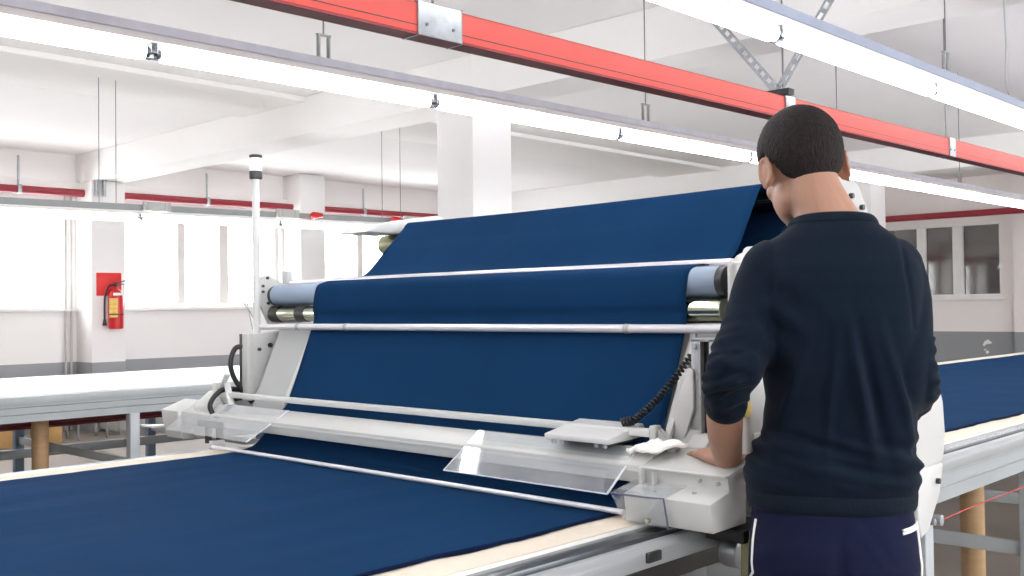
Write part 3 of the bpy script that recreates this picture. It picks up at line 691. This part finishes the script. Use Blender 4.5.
def perforated(p0, p1, w=.04, th=.003, pitch=.045, roll=V((1, 0, 0))):
    p0, p1 = V(p0), V(p1); d = (p1 - p0); L = d.length; d.normalize(); a = d.cross(roll).normalized(); m = MB()
    for s in (-1, 1): m.bar(p0 + a * s * w * .37, p1 + a * s * w * .37, w * .26, th, up=roll)
    n = int(L / pitch)
    for i in range(n + 1):
        c = p0 + d * (L * i / n); m.bar(c - d * pitch * .22, c + d * pitch * .22, w * .5, th, up=roll)
    m.bar(p0 + a * w * .5 + roll * .018, p1 + a * w * .5 + roll * .018, .003, .036, up=roll)
    return m
c = rat(3.974)
perforated((c.x, c.y, c.z + .07), (c.x, c.y + 1.0 * .72, H)).build('perforated_strut', 'galv', t)
perforated((c.x, c.y, c.z + .07), (c.x, c.y - .86 * .72, H)).build('perforated_strut', 'galv', t)
m = MB(); m.box(c.x - .02, c.x + .03, c.y - .06, c.y + .06, c.z + .048, c.z + .075, .002); m.build('strut_base', 'darkmetal', t)

# red pipes along the walls
t = thing('sprinkler_pipe', (5, 11.3, 2.63), 'dark red pipe running along the window wall above the windows', 'pipe')
m = MB(); m.cyl((XW + .1, 11.3, 2.57), (10.5, 11.3, 2.685), .042, seg=20); m.build('pipe_run', 'red_pipe', t)
for x in (-3, -.5, 2.0, 4.3, 6.52, 8.93):
    z = 2.57 + (x + 4.9) * .0075; m = MB(); m.cyl((x, 11.3, z), (x, 11.3, 3.0), .012, seg=10); m.box(x - .02, x + .02, 11.24, 11.36, z - .05, z + .05, .01); m.build('pipe_hanger', 'galv', t)
t = thing('sprinkler_pipe', (XE - .25, 5, 2.55), 'dark red pipe running along the end wall above its dark window', 'pipe')
m = MB(); m.cyl((XE - .22, -3.5, 2.54), (XE - .22, 11.0, 2.56), .045, seg=20); m.build('pipe_run', 'red_pipe', t)
for y in (-2, 1, 4.2, 7.4, 10.0):
    m = MB(); m.cyl((XE - .22, y, 2.55), (XE - .22, y, H), .012, seg=10); m.box(XE - .28, XE - .16, y - .02, y + .02, 2.49, 2.60, .01); m.build('pipe_hanger', 'galv', t)
# conduits on the window wall by the column
for x in (4.866, 4.928):
    m = MB(); m.cyl((x, 11.46, .02), (x, 11.46, 2.70), .012, seg=12)
    tag(m.build('wall_conduit', 'conduit', None, 60, loc=(x, 11.46, 0)), 'left one of two thin grey conduit pipes up the wall beside the extinguisher column' if x < 4.9 else 'right one of two thin grey conduit pipes up the wall beside the extinguisher column', 'pipe')
for x in (5.04, 5.13):
    m = MB(); m.cyl((x, 11.07, 2.60), (x, 11.07, 2.775), .02, seg=12)
    tag(m.build('ceiling_stub_pipe', 'galv', None, 60, loc=(x, 11.07, 2.60)), 'short grey pipe below the cross beam above the extinguisher column, left of two' if x < 5.1 else 'short grey pipe below the cross beam above the extinguisher column, right of two', 'pipe')

# fire extinguisher with its red sign
m = MB(); m.box(5.05, 5.335, 11.092, 11.1, 1.50, 1.755, .002); tag(m.build('safety_sign', 'sign_red', None, 40, loc=(5.19, 11.096, 1.5)), 'plain red square sign on the column above the extinguisher', 'sign')
ex = thing('fire_extinguisher', (5.225, 11.0, 1.13), 'red fire extinguisher with yellow label and black hose hanging on the wall column', 'fire extinguisher')
m = MB(); m.lathe((5.225, 11.0, 1.13), [(.06, 0), (.078, .008), (.08, .03), (.08, .36), (.072, .40), (.05, .43), (.026, .445), (.024, .47)], 36); m.build('cylinder_body', 'red', ex, 50)
m = MB(); m.cyl((5.225, 11.0, 1.60), (5.225, 11.0, 1.635), .024, seg=18, bev=.003); m.bar((5.225, 11.0, 1.64), (5.33, 10.985, 1.665), .02, .012, .002); m.bar((5.225, 11.0, 1.625), (5.32, 10.985, 1.628), .02, .01, .002); m.build('valve_handle', 'darkmetal', ex)
m = MB(); m.tube(catmull([(5.215, 10.985, 1.62), (5.13, 10.96, 1.60), (5.085, 10.96, 1.50), (5.08, 10.965, 1.38), (5.08, 10.965, 1.24)], 8), .011, 10); m.cyl((5.08, 10.965, 1.24), (5.08, 10.965, 1.17), .013, .024, seg=16); m.build('hose', 'black', ex, 180)
def curved(cx, cy, r, a0, a1, z0, z1, th=.002, n=12):
    m = MB(); pts = [(cx + (r + th) * math.cos(R(a0 + (a1 - a0) * k / n)), cy + (r + th) * math.sin(R(a0 + (a1 - a0) * k / n))) for k in range(n + 1)]
    pts += [(cx + (r - .001) * math.cos(R(a1 + (a0 - a1) * k / n)), cy + (r - .001) * math.sin(R(a1 + (a0 - a1) * k / n))) for k in range(n + 1)]
    return m.prism(pts, 'z', z0, z1)
lbm = curved(5.225, 11.0, .08, 190, 258, 1.26, 1.47); lbo = lbm.build('label_plate', 'yellow', ex)
for k in range(3): curved(5.225, 11.0, .0825, 192, 256, 1.30 + .052 * k, 1.304 + .052 * k).build('label_line', 'sign_red', lbo)
curved(5.225, 11.0, .08, 225, 295, 1.50, 1.53).build('label_plate', 'white', ex)
m = curved(5.225, 11.0, .081, 180, 360, 1.285, 1.297); m.box(5.30, 5.312, 11.0, 11.1, 1.285, 1.297); m.build('bracket_strap', 'darkmetal', ex)
# things clipped on the far light run: red plug and white boxes
for x, lab in ((5.25, 'small red plug on the far light run, left one of two'), (6.15, 'small red plug on the far light run, right one of two')):
    m = MB(); z = 1.945 + (x + 1.8) * .01414 + .055; m.cyl((x, 7.33, z + .03), (x + .09, 7.33, z + .035), .03, .02, seg=16, bev=.003); m.ball((x, 7.33, z + .03), .028)
    tag(m.build('power_plug', 'red', None, 60, loc=(x, 7.33, z)), lab, 'plug', 'red plugs on the far light run')
for x, lab in ((3.82, 'pale junction box clipped to the far light run near the column with the extinguisher'), (5.0, 'pale junction box clipped to the far light run behind the signal lamp mast'), (6.4, 'pale junction box on the far light run above the cradle hood')):
    m = MB(); z = 1.945 + (x + 1.8) * .01414 + .055; m.box(x - .11, x + .11, 7.335, 7.366, z - .005, z + .07, .004); m.box(x - .08, x - .06, 7.325, 7.34, z + .0, z + .065, .002); m.box(x + .06, x + .08, 7.325, 7.34, z, z + .065, .002)
    tag(m.build('junction_box', 'machine', None, 40, loc=(x, 7.35, z)), lab, 'box', 'junction boxes on the far light run')

# ------------------------------------------------------------------ the worker, seen from behind, one hand on the control box
PO = V((1.863, .913, 0)); PH = R(34)
PM = Matrix.Translation(PO) @ Matrix.Rotation(PH - math.pi / 2, 4, 'Z')     # local x = his right, y = forward

def gauss(x, s): return math.exp(-(x / s) ** 2)

def ering(c, a, b, n=40, pw=2.3, tilt=0.):
    out = []
    for k in range(n):
        t = 2 * math.pi * k / n; ct, st = math.cos(t), math.sin(t)
        x = a * math.copysign(abs(ct) ** (2 / pw), ct); y = b * math.copysign(abs(st) ** (2 / pw), st)
        out.append(V((c[0] + x, c[1] + y, c[2] + tilt * y)))
    return out

def limb(mb, pts, rad, n=20, ref=V((0, 1, 0)), sub=5, caps=True):
    """smooth tapered limb through pts; rad = r or (ra, rb) per point; rounded ends"""
    pts = [V(p) for p in pts]; rad = [(r, r) if not isinstance(r, (tuple, list)) else r for r in rad]
    cp = catmull(pts, sub); cr = [V((v.x, v.y, 0)) for v in catmull([V((r[0], r[1], 0)) for r in rad], sub)]
    rings = []; N = len(cp)
    d0 = (cp[1] - cp[0]).normalized(); d1 = (cp[-1] - cp[-2]).normalized()
    if caps:
        pre = [(cp[0] - d0 * cr[0].y * s, cr[0] * q) for s, q in ((.85, .45), (.6, .75), (.3, .93))]
        post = [(cp[-1] + d1 * cr[-1].y * s, cr[-1] * q) for s, q in ((.3, .93), (.6, .75), (.85, .45))]
        seq = pre + list(zip(cp, cr)) + post
    else: seq = list(zip(cp, cr))
    P_ = [s[0] for s in seq]
    for i, (p, r) in enumerate(seq):
        t = (P_[min(i + 1, len(P_) - 1)] - P_[max(i - 1, 0)]).normalized()
        a = (ref.cross(t)).normalized(); b = t.cross(a)
        rings.append([p + a * r.x * math.cos(2 * math.pi * k / n) + b * r.y * math.sin(2 * math.pi * k / n) for k in range(n)])
    return mb.loft(rings)

def remeshed(mb, vox, smooth_it=3, fac=.5):
    me = D.meshes.new('raw'); mb.bm.to_mesh(me); mb.bm.free()
    o = D.objects.new('raw', me); COL.objects.link(o)
    md = o.modifiers.new('r', 'REMESH'); md.mode = 'VOXEL'; md.voxel_size = vox; md.use_smooth_shade = True
    if smooth_it:
        sm = o.modifiers.new('s', 'SMOOTH'); sm.iterations = smooth_it; sm.factor = fac
    dg = bpy.context.evaluated_depsgraph_get(); dg.update()
    out = D.meshes.new_from_object(o.evaluated_get(dg)); D.objects.remove(o); D.meshes.remove(me)
    return out

# --- head frame
HC = V((-.041, .058, 1.572))
HM = Matrix.Translation(HC) @ Euler((R(-13), R(-5), R(22)), 'ZXY').to_matrix().to_4x4() if False else Matrix.Translation(HC) @ Matrix.Rotation(R(17), 4, 'Z') @ Matrix.Rotation(R(-5.5), 4, 'Y') @ Matrix.Rotation(R(-12), 4, 'X')
CR_C, CR_R = V((0, .010, .036)), V((.0755, .096, .0885))

def head_parts():
    h = MB()
    h.ball(CR_C, tuple(CR_R), u=40, v=28)
    h.ball((0, .048, -.035), (.057, .056, .078))             # face
    h.ball((0, .078, -.088), (.026, .024, .022))             # chin
    for s in (-1, 1):
        h.ball((s * .036, .066, -.022), (.024, .022, .022))  # cheekbones
        h.ball((s * .042, .030, -.052), (.020, .050, .040), Matrix.Rotation(R(s * 12), 3, 'Z'))  # jaw angle
        h.ball((s * .030, .094, .022), (.024, .010, .008))   # brow ridge
        # ear: outer rim, bowl, lobe
        rot = Matrix.Rotation(R(s * -24), 3, 'Z') @ Matrix.Rotation(R(8), 3, 'X')
        ec = V((s * .081, -.004, .0))
        rim = []
        for k in range(15):
            t = R(-70 + 300 * k / 14); rim.append(ec + rot @ V((s * .006, -.0145 * math.cos(t), .026 * math.sin(t))))
        h.tube(rim, .0042, 8)
        h.ball(ec + rot @ V((s * .001, 0, 0)), (.0068, .0135, .025), rot); h.ball(ec + rot @ V((-s * .005, .004, -.016)), (.008, .009, .014), rot)
        h.ball(ec + rot @ V((s * .002, .004, -.025)), (.005, .008, .010), rot)
        h.ball((s * .072, .006, -.004), (.008, .010, .016))
    # nose
    h.loft([[V((x * w, y, z)) for x, y in ((-1, .088), (-.6, .088 + d * .7), (0, .088 + d), (.6, .088 + d * .7), (1, .088))] + [V((w, .06, z)), V((-w, .06, z))] for z, w, d in ((.018, .008, .010), (.0, .009, .016), (-.02, .012, .026), (-.032, .016, .028), (-.040, .014, .014))])
    h.ball((0, .112, -.032), (.010, .009, .009))
    for s in (-1, 1): h.ball((s * .012, .102, -.035), (.008, .009, .007))
    h.ball((0, .096, -.055), (.021, .009, .0055)); h.ball((0, .095, -.065), (.019, .009, .006))   # lips
    h.bm.transform(HM)
    return h

def add(dst, src):
    me = D.meshes.new('t'); src.bm.to_mesh(me); src.bm.free(); dst.bm.from_mesh(me); D.meshes.remove(me)

def hand(wrist, fdir, updir, side, curl):
    """side +1: thumb towards +hy ; finger chains of unequal length"""
    hx = V(fdir).normalized(); hz = V(updir); hz = (hz - hx * hz.dot(hx)).normalized(); hy = hz.cross(hx)
    T_ = lambda x, y, z: V(wrist) + hx * x + hy * y * side + hz * z
    m = MB()
    rings = []
    for x, w, th, z in ((-.012, .024, .019, 0), (.0, .0265, .019, 0), (.02, .034, .019, .001), (.045, .040, .018, .003), (.07, .042, .0155, .004), (.088, .040, .0125, .003), (.097, .034, .008, .002)):
        n = 24; rings.append([T_(x, w * math.cos(2 * math.pi * k / n), z + th * math.sin(2 * math.pi * k / n)) for k in range(n)])
    m.loft(rings)
    for y, L, r, sp in ((.029, .070, .0088, .10), (.010, .079, .0090, .03), (-.010, .073, .0086, -.04), (-.0285, .057, .0077, -.13)):
        p = V((.082, y, .004)); an = R(8); pts = [T_(.06, y * .92, .003), T_(p.x, p.y, p.z)]; rad = [r * .9, r * 1.08]
        for seg, frac in enumerate((.45, .30, .25)):
            an -= R(curl[seg]); l = L * frac
            p = p + V((math.cos(an) * l, sp * l, math.sin(an) * l)); pts.append(T_(p.x, p.y, p.z)); rad.append(r * (1.02, .95, .80)[seg])
        limb(m, pts, rad, 12, hz, 4)
    limb(m, [T_(.002, .018, -.002), T_(.020, .048, -.006), T_(.042, .068, -.008), T_(.066, .076, -.012)], [.014, .0135, .0105, .0085], 12, hz, 4)
    return m

LW = V((-.200, .092, .990)); RW = V((.135, .27, 1.06))
Linv = PM.inverted().to_3x3()
body = MB()
TR = [(.80, .135, .105, 0), (.86, .142, .11, -.008), (.93, .138, .106, 0), (1.0, .130, .10, 0), (1.1, .128, .098, -.003), (1.2, .135, .1, -.009), (1.28, .143, .102, -.012), (1.34, .146, .098, -.007), (1.375, .142, .09, -.001), (1.40, .128, .08, .005), (1.425, .10, .07, .011), (1.45, .073, .06, .018), (1.475, .062, .057, .026)]
body.loft([ering((-.012 if z < 1 else 0, cy_, z), a, b_, tilt=0) for z, a, b_, cy_ in TR])
limb(body, [(0, .012, 1.42), (-.004, .022, 1.455), (-.014, .03, 1.49), (-.028, .040, 1.525), (-.036, .05, 1.565)], [(.085, .06), (.066, .058), (.056, .057), (.054, .057), (.052, .056)], 28, sub=4)
add(body, head_parts())
limb(body, [(-.12, 0, 1.36), (-.155, -.045, 1.27), (-.192, -.105, 1.187)], [.048, .041, .032], 20)
limb(body, [(-.192, -.105, 1.187), (-.200, -.075, 1.155), (-.208, -.025, 1.104), (-.207, .035, 1.042), LW], [.032, .033, (.035, .036), (.031, .034), (.025, .029)], 24, ref=V((1, 0, 0)))
limb(body, [(.11, 0, 1.36), (.122, -.02, 1.27), (.128, -.05, 1.165)], [.048, .041, .032], 20)
limb(body, [(.128, -.05, 1.165), (.136, .03, 1.125), (.138, .15, 1.085), RW], [.032, .034, .034, (.027, .023)], 20, ref=V((1, 0, 0)))
lf = Linv @ V((math.cos(R(58)), math.sin(R(58)), -.02))
add(body, hand(LW + V((0, 0, -.004)), lf, (0, 0, 1), -1, (16, 22, 16)))
rf = Linv @ V((math.cos(R(58)), math.sin(R(58)), .05))
add(body, hand(RW, rf, (0, 0, 1), 1, (14, 18, 14)))
for s in (-1, 1):
    limb(body, [(s * .078 - .012, -.005, .84), (s * .085 - .006, .0, .66), (s * .09, .012, .48), (s * .094, -.005, .30), (s * .097, -.012, .10)], [.078, .066, .052, .048, .036], 20)
    limb(body, [(s * .097, -.03, .06), (s * .103, .05, .05), (s * .108, .13, .035)], [.036, .036, .028], 16, ref=V((0, 0, 1)))
bme = remeshed(body, .0027, 4, .5)
bme.transform(Matrix.Translation(PO).inverted() @ PM)
person = link('person', bme, 'skin', None, PO, 180)
tag(person, 'worker with cropped dark hair in navy sweatshirt, seen from behind, hand on the machine', 'person')
CH = Matrix.Translation(PO).inverted() @ PM
def child(name, me, m, parent=person, smooth=180):
    me.transform(CH); o = link(name, me, m, parent, PO, smooth); return o
def to_me(mb):
    me = D.meshes.new('x'); mb.bm.to_mesh(me); mb.bm.free(); return me

# --- hair: thin shell that ends at the hairline
b = bmesh.new(); bmesh.ops.create_uvsphere(b, u_segments=96, v_segments=64, radius=1)
for v in b.verts:
    d = v.co.normalized(); p = V((d.x * CR_R.x, d.y * CR_R.y, d.z * CR_R.z)) + CR_C
    ang = math.atan2(abs(p.x), p.y - CR_C.y)                      # 0 = front, pi = back
    t = ang / math.pi
    # hairline height along the head: forehead, temple, sideburn, over the ear, behind the ear, nape
    ks = [(0, .086), (.22, .078), (.33, .060), (.385, .010), (.43, -.006), (.47, .026), (.55, .030), (.62, .004), (.70, -.030), (.82, -.046), (1, -.050)]
    for (a0, z0), (a1, z1) in zip(ks, ks[1:]):
        if t <= a1 + 1e-6:
            q = (t - a0) / (a1 - a0); q = q * q * (3 - 2 * q); hl = z0 + (z1 - z0) * q; break
    hl += .004 * noise.noise(V((p.x * 90, p.y * 90, 1)))
    m_ = max(0, min(1, (p.z - hl) / .014))
    m_ = m_ * m_ * (3 - 2 * m_)
    thick = -.004 + (.010 + .003 * max(0, d.z)) * m_
    if p.z < hl - .012: thick = -.012
    low = max(0, -(p.z) - .0) if p.y < 0 else 0
    n_ = V((d.x / CR_R.x, d.y / CR_R.y, d.z / CR_R.z)).normalized()
    v.co = p + n_ * thick + n_ * (.0009 * noise.noise(p * 160)) * m_
    if p.z < -.02 and p.y < -.02:                                  # nape follows the neck
        v.co.y -= .010 * min(1, (-.02 - p.z) / .03) * m_
b.transform(HM); me = D.meshes.new('hair'); b.to_mesh(me); b.free()
child('hair', me, 'hair')
for s in (-1, 1):
    m = MB(); m.ball((s * .031, .087, .004), .0115, u=16, v=12); m.bm.transform(HM); e = child('eye', to_me(m), 'eye')
    m = MB(); m.ball((s * .031, .0945, .004), (.005, .0045, .005), u=12, v=8); m.bm.transform(HM); child('pupil', to_me(m), 'black', e)
    m = MB(); limb(m, [(s * .016, .102, .022), (s * .032, .101, .027), (s * .048, .090, .022)], [.0032, .0036, .002], 8, V((0, 0, 1)), 4); m.bm.transform(HM); child('eyebrow', to_me(m), 'hair')

# --- sweatshirt
sw = MB()
SR = [(.936, .150, .116, 0), (.95, .156, .121, 0), (.968, .160, .126, 0), (.995, .157, .123, 0), (1.05, .146, .115, -.002), (1.12, .143, .111, -.005), (1.2, .149, .113, -.01), (1.28, .156, .116, -.012), (1.34, .160, .112, -.008), (1.375, .157, .104, -.002), (1.40, .146, .094, .004), (1.425, .120, .083, .010), (1.438, .102, .077, .015), (1.450, .088, .071, .02), (1.460, .079, .067, .024)]
sw.loft([ering((-0.012 + .028 * gauss(z - 1.09, .08) + .016 * min(1, max(0, (z - 1.1) / .1)), cy_, z), a, b_, 56, 2.35, tilt=-.16 * max(0, (z - 1.40) / .07)) for z, a, b_, cy_ in SR])
Lsl = [(-.108, .0, 1.370), (-.130, -.012, 1.328), (-.152, -.045, 1.27), (-.179, -.088, 1.205), (-.192, -.108, 1.188), (-.200, -.088, 1.167), (-.206, -.055, 1.138), (-.207, -.032, 1.114)]
limb(sw, Lsl, [.065, .062, .058, .054, .052, .049, .044, .040], 28, ref=V((1, 0, 0)), caps=True)
Rsl = [(.103, 0, 1.370), (.116, -.004, 1.328), (.123, -.018, 1.27), (.124, -.04, 1.20), (.127, -.05, 1.165), (.134, -.02, 1.14), (.138, .05, 1.115), (.138, .09, 1.10)]
limb(sw, Rsl, [.064, .061, .058, .055, .056, .054, .048, .045], 28, ref=V((1, 0, 0)), caps=True)
sme = remeshed(sw, .0052, 5, .5)
sme.update()
nrm = [V(v.normal) for v in sme.vertices]
for v, n_ in zip(sme.vertices, nrm):
    p = v.co; d = .0018 * noise.noise(p * 13)
    wl = min(1, max(0, (-.148 - p.x) / .02)) if 1.055 < p.z < 1.30 else 0
    wr = .55 * min(1, max(0, (p.x - .158) / .02)) if 1.06 < p.z < 1.24 else 0
    wa = max(wl, wr)
    if wa > 0:
        k = gauss(p.z - 1.15, .09)
        q = noise.noise(V((p.x * 9, p.y * 9 + 4, p.z * 46 + p.y * 22))); q2 = noise.noise(V((p.x * 15 + 3, p.y * 15, p.z * 80 - p.x * 30)))
        d += wa * k * (.002 + .017 * q + .009 * q2)
    wt = 1 - wa; back = 1 if p.y < .03 else .5
    d += wt * back * .020 * noise.noise(V((p.x * 15 + 1.7, p.y * 3, p.z * 2.4))) * gauss(p.z - 1.13, .13)      # long drapes below the shoulder blades
    if p.y < .02:
        for x0_, sl, am in ((-.020, .10, .013), (.028, -.16, .018), (.050, -.20, -.012), (.095, -.25, .009), (-.085, .3, .008)):
            d += wt * am * gauss(p.x - x0_ - sl * (p.z - 1.15), .010) * gauss(p.z - 1.14, .10)
        d -= wt * .006 * gauss(p.z - 1.035 - .25 * abs(p.x), .012) * gauss(p.x + .06, .08)
        d -= wt * .006 * gauss(p.z - 1.005 + .18 * p.x, .010) * gauss(p.x - .07, .07)
    d += wt * (.006 * gauss(p.z - .980, .022) + .016 * noise.noise(V((p.x * 8, p.y * 8, p.z * 52 + p.x * 14))) * gauss(p.z - 1.01, .045))   # creases above the hem band
    d += wt * back * .006 * math.sin((p.x * .8 + p.z) * 85) * gauss(p.x + .11, .05) * gauss(p.z - 1.27, .07)       # pulls from the armpit
    # armhole seam
    for s in (-1, 1):
        pl = s * p.x - (.118 + .10 * max(0, 1.36 - p.z)) 
        if p.z > 1.255: d -= .0030 * gauss(pl, .0045)
    # flat near neckline so the collar sits clean
    v.co = p + n_ * d
sweat = child('sweatshirt', sme, 'sweater')
# collar
top = ering((.004, .024, 1.460), .0785, .0665, 64, 2.35, tilt=-.16)
mid_ = ering((.004, .022, 1.453), .0835, .0705, 64, 2.35, tilt=-.16)
b = MB(); n = 64; rings = []
for off, rr in ((0, 0), (1, 0)): pass
sec = []
for k in range(n):
    c = top[k].lerp(mid_[k], .45); o_ = (mid_[k] - V((.004, .022, mid_[k].z))).normalized(); u_ = V((0, 0, 1))
    ring = [c + o_ * (.0042 * math.cos(t)) + (u_ - o_ * .45).normalized() * (.0105 * math.sin(t)) for t in [2 * math.pi * j / 12 for j in range(12)]]
    sec.append(ring)
bb = bmesh.new(); vs = [[bb.verts.new(p) for p in r] for r in sec]
for k in range(n):
    for j in range(12): bb.faces.new((vs[k][j], vs[(k + 1) % n][j], vs[(k + 1) % n][(j + 1) % 12], vs[k][(j + 1) % 12]))
bmesh.ops.recalc_face_normals(bb, faces=bb.faces); b.merge(bb); child('collar', to_me(b), 'rib', sweat)
# hem band
b = MB(); b.loft([ering((-.012, 0, z), a, bq, 72, 2.35) for z, a, bq in ((.915, .148, .113), (.916, .1535, .118), (.924, .157, .1215), (.94, .1585, .123), (.950, .158, .1225), (.953, .154, .119))]); child('hem_band', to_me(b), 'rib', sweat)
# pushed up cuff of the near sleeve
b = MB(); limb(b, [(-.2065, -.042, 1.124), (-.207, -.030, 1.112), (-.207, -.019, 1.101)], [.0405, .0415, .039], 32, ref=V((1, 0, 0)), sub=4, caps=False); child('cuff', to_me(b), 'rib', sweat)
b = MB(); limb(b, [(.138, .085, 1.105), (.138, .105, 1.098), (.138, .12, 1.093)], [.046, .047, .044], 28, ref=V((1, 0, 0)), sub=4, caps=False); child('cuff', to_me(b), 'rib', sweat)

# --- trousers
tr = MB()
tr.loft([ering((-.012, cy_, z), a, b_, 48, 2.35) for z, a, b_, cy_ in ((.945, .144, .108, 0), (.90, .150, .116, -.004), (.85, .155, .122, -.010), (.81, .156, .122, -.012), (.775, .153, .112, -.006), (.755, .14, .09, 0))])
for s in (-1, 1):
    limb(tr, [(s * .074 - .012, -.012, .84), (s * .077 - .01, -.008, .74), (s * .083, .0, .62), (s * .09, .012, .48), (s * .094, -.002, .30), (s * .097, -.01, .10)], [.083, .084, .076, .066, .062, .056], 28)
tme = remeshed(tr, .0065, 4, .5); tme.update()
nr = [V(v.normal) for v in tme.vertices]
for v, n_ in zip(tme.vertices, nr):
    p = v.co; d = .004 * noise.noise(V((p.x * 10, p.y * 10, p.z * 9))) + .004 * noise.noise(V((p.x * 7, p.y * 7 + 5, p.z * 30 + abs(p.x) * 40))) * (.4 + gauss(p.z - .46, .1) + gauss(p.z - .12, .06))
    if p.y < 0: d -= .010 * gauss(p.x + .012, .012) * gauss(p.z - .80, .06)
    v.co = p + n_ * d
from mathutils.bvhtree import BVHTree
bvh = BVHTree.FromPolygons([v.co.copy() for v in tme.vertices], [tuple(p.vertices) for p in tme.polygons])
def skin_line(dirs_z, off=.002):
    out = []
    for ang, z, cx in dirs_z:
        o_ = V((cx + math.cos(ang) * .6, math.sin(ang) * .6, z)); h, nn, _, _ = bvh.ray_cast(o_, V((-math.cos(ang), -math.sin(ang), 0)))
        if h: out.append(h + nn * off)
    return out
trs = child('trousers', tme, 'trouser')
pl = skin_line([(R(197), .895 - .02 * k, -.0 if k < 6 else -.08) for k in range(40)], .0012)
b = MB(); b.tube(pl, .0028, 6); child('side_piping', to_me(b), 'white', trs)
pl = skin_line([(R(343), .895 - .02 * k, 0 if k < 6 else .08) for k in range(40)], .0012)
b = MB(); b.tube(pl, .0028, 6); child('side_piping', to_me(b), 'white', trs)
pl = skin_line([(R(a), .888 - (a - 318) * -.0002, 0) for a in range(318, 346, 3)], .0016)
b = MB()
for z_ in (0, -.006): b.tube([p + V((0, 0, z_)) for p in pl], .0028, 6)
child('pocket_trim', to_me(b), 'white', trs)
for s in (-1, 1):
    m = MB(); limb(m, [(s * .098, -.075, .05), (s * .099, -.03, .06), (s * .104, .05, .052), (s * .110, .12, .036), (s * .112, .165, .03)], [(.034, .042), (.038, .05), (.042, .044), (.043, .03), (.03, .022)], 20, ref=V((0, 0, 1)))
    for v in m.bm.verts: v.co.z = max(v.co.z, .012)
    sh = child('shoe', to_me(m), 'shoe')
    m = MB(); pts = []
    for k in range(28):
        t = 2 * math.pi * k / 28; y = math.sin(t); pts.append((s * (.104 + .004 * y) + (.040 if y > -.2 else .034) * math.cos(t), .048 + .142 * y))
    m.prism(pts, 'z', 0, .02, .003); child('sole', to_me(m), 'white', sh)


# ------------------------------------------------------------------ daylight and exposure
w = D.worlds.new('daylight'); SC.world = w; w.use_nodes = True
bg = w.node_tree.nodes['Background']; bg.inputs[0].default_value = (.94, .97, 1, 1); bg.inputs[1].default_value = 5.5
SC.view_settings.view_transform = 'Standard'; SC.view_settings.look = 'None'; SC.view_settings.gamma = 1
SC.view_settings.use_curve_mapping = False
SC.view_settings.exposure = 0.92
cy = SC.cycles
cy.use_denoising = True; cy.max_bounces = 10; cy.diffuse_bounces = 6; cy.transparent_max_bounces = 16; cy.caustics_reflective = False; cy.caustics_refractive = False
cy.sample_clamp_indirect = 8
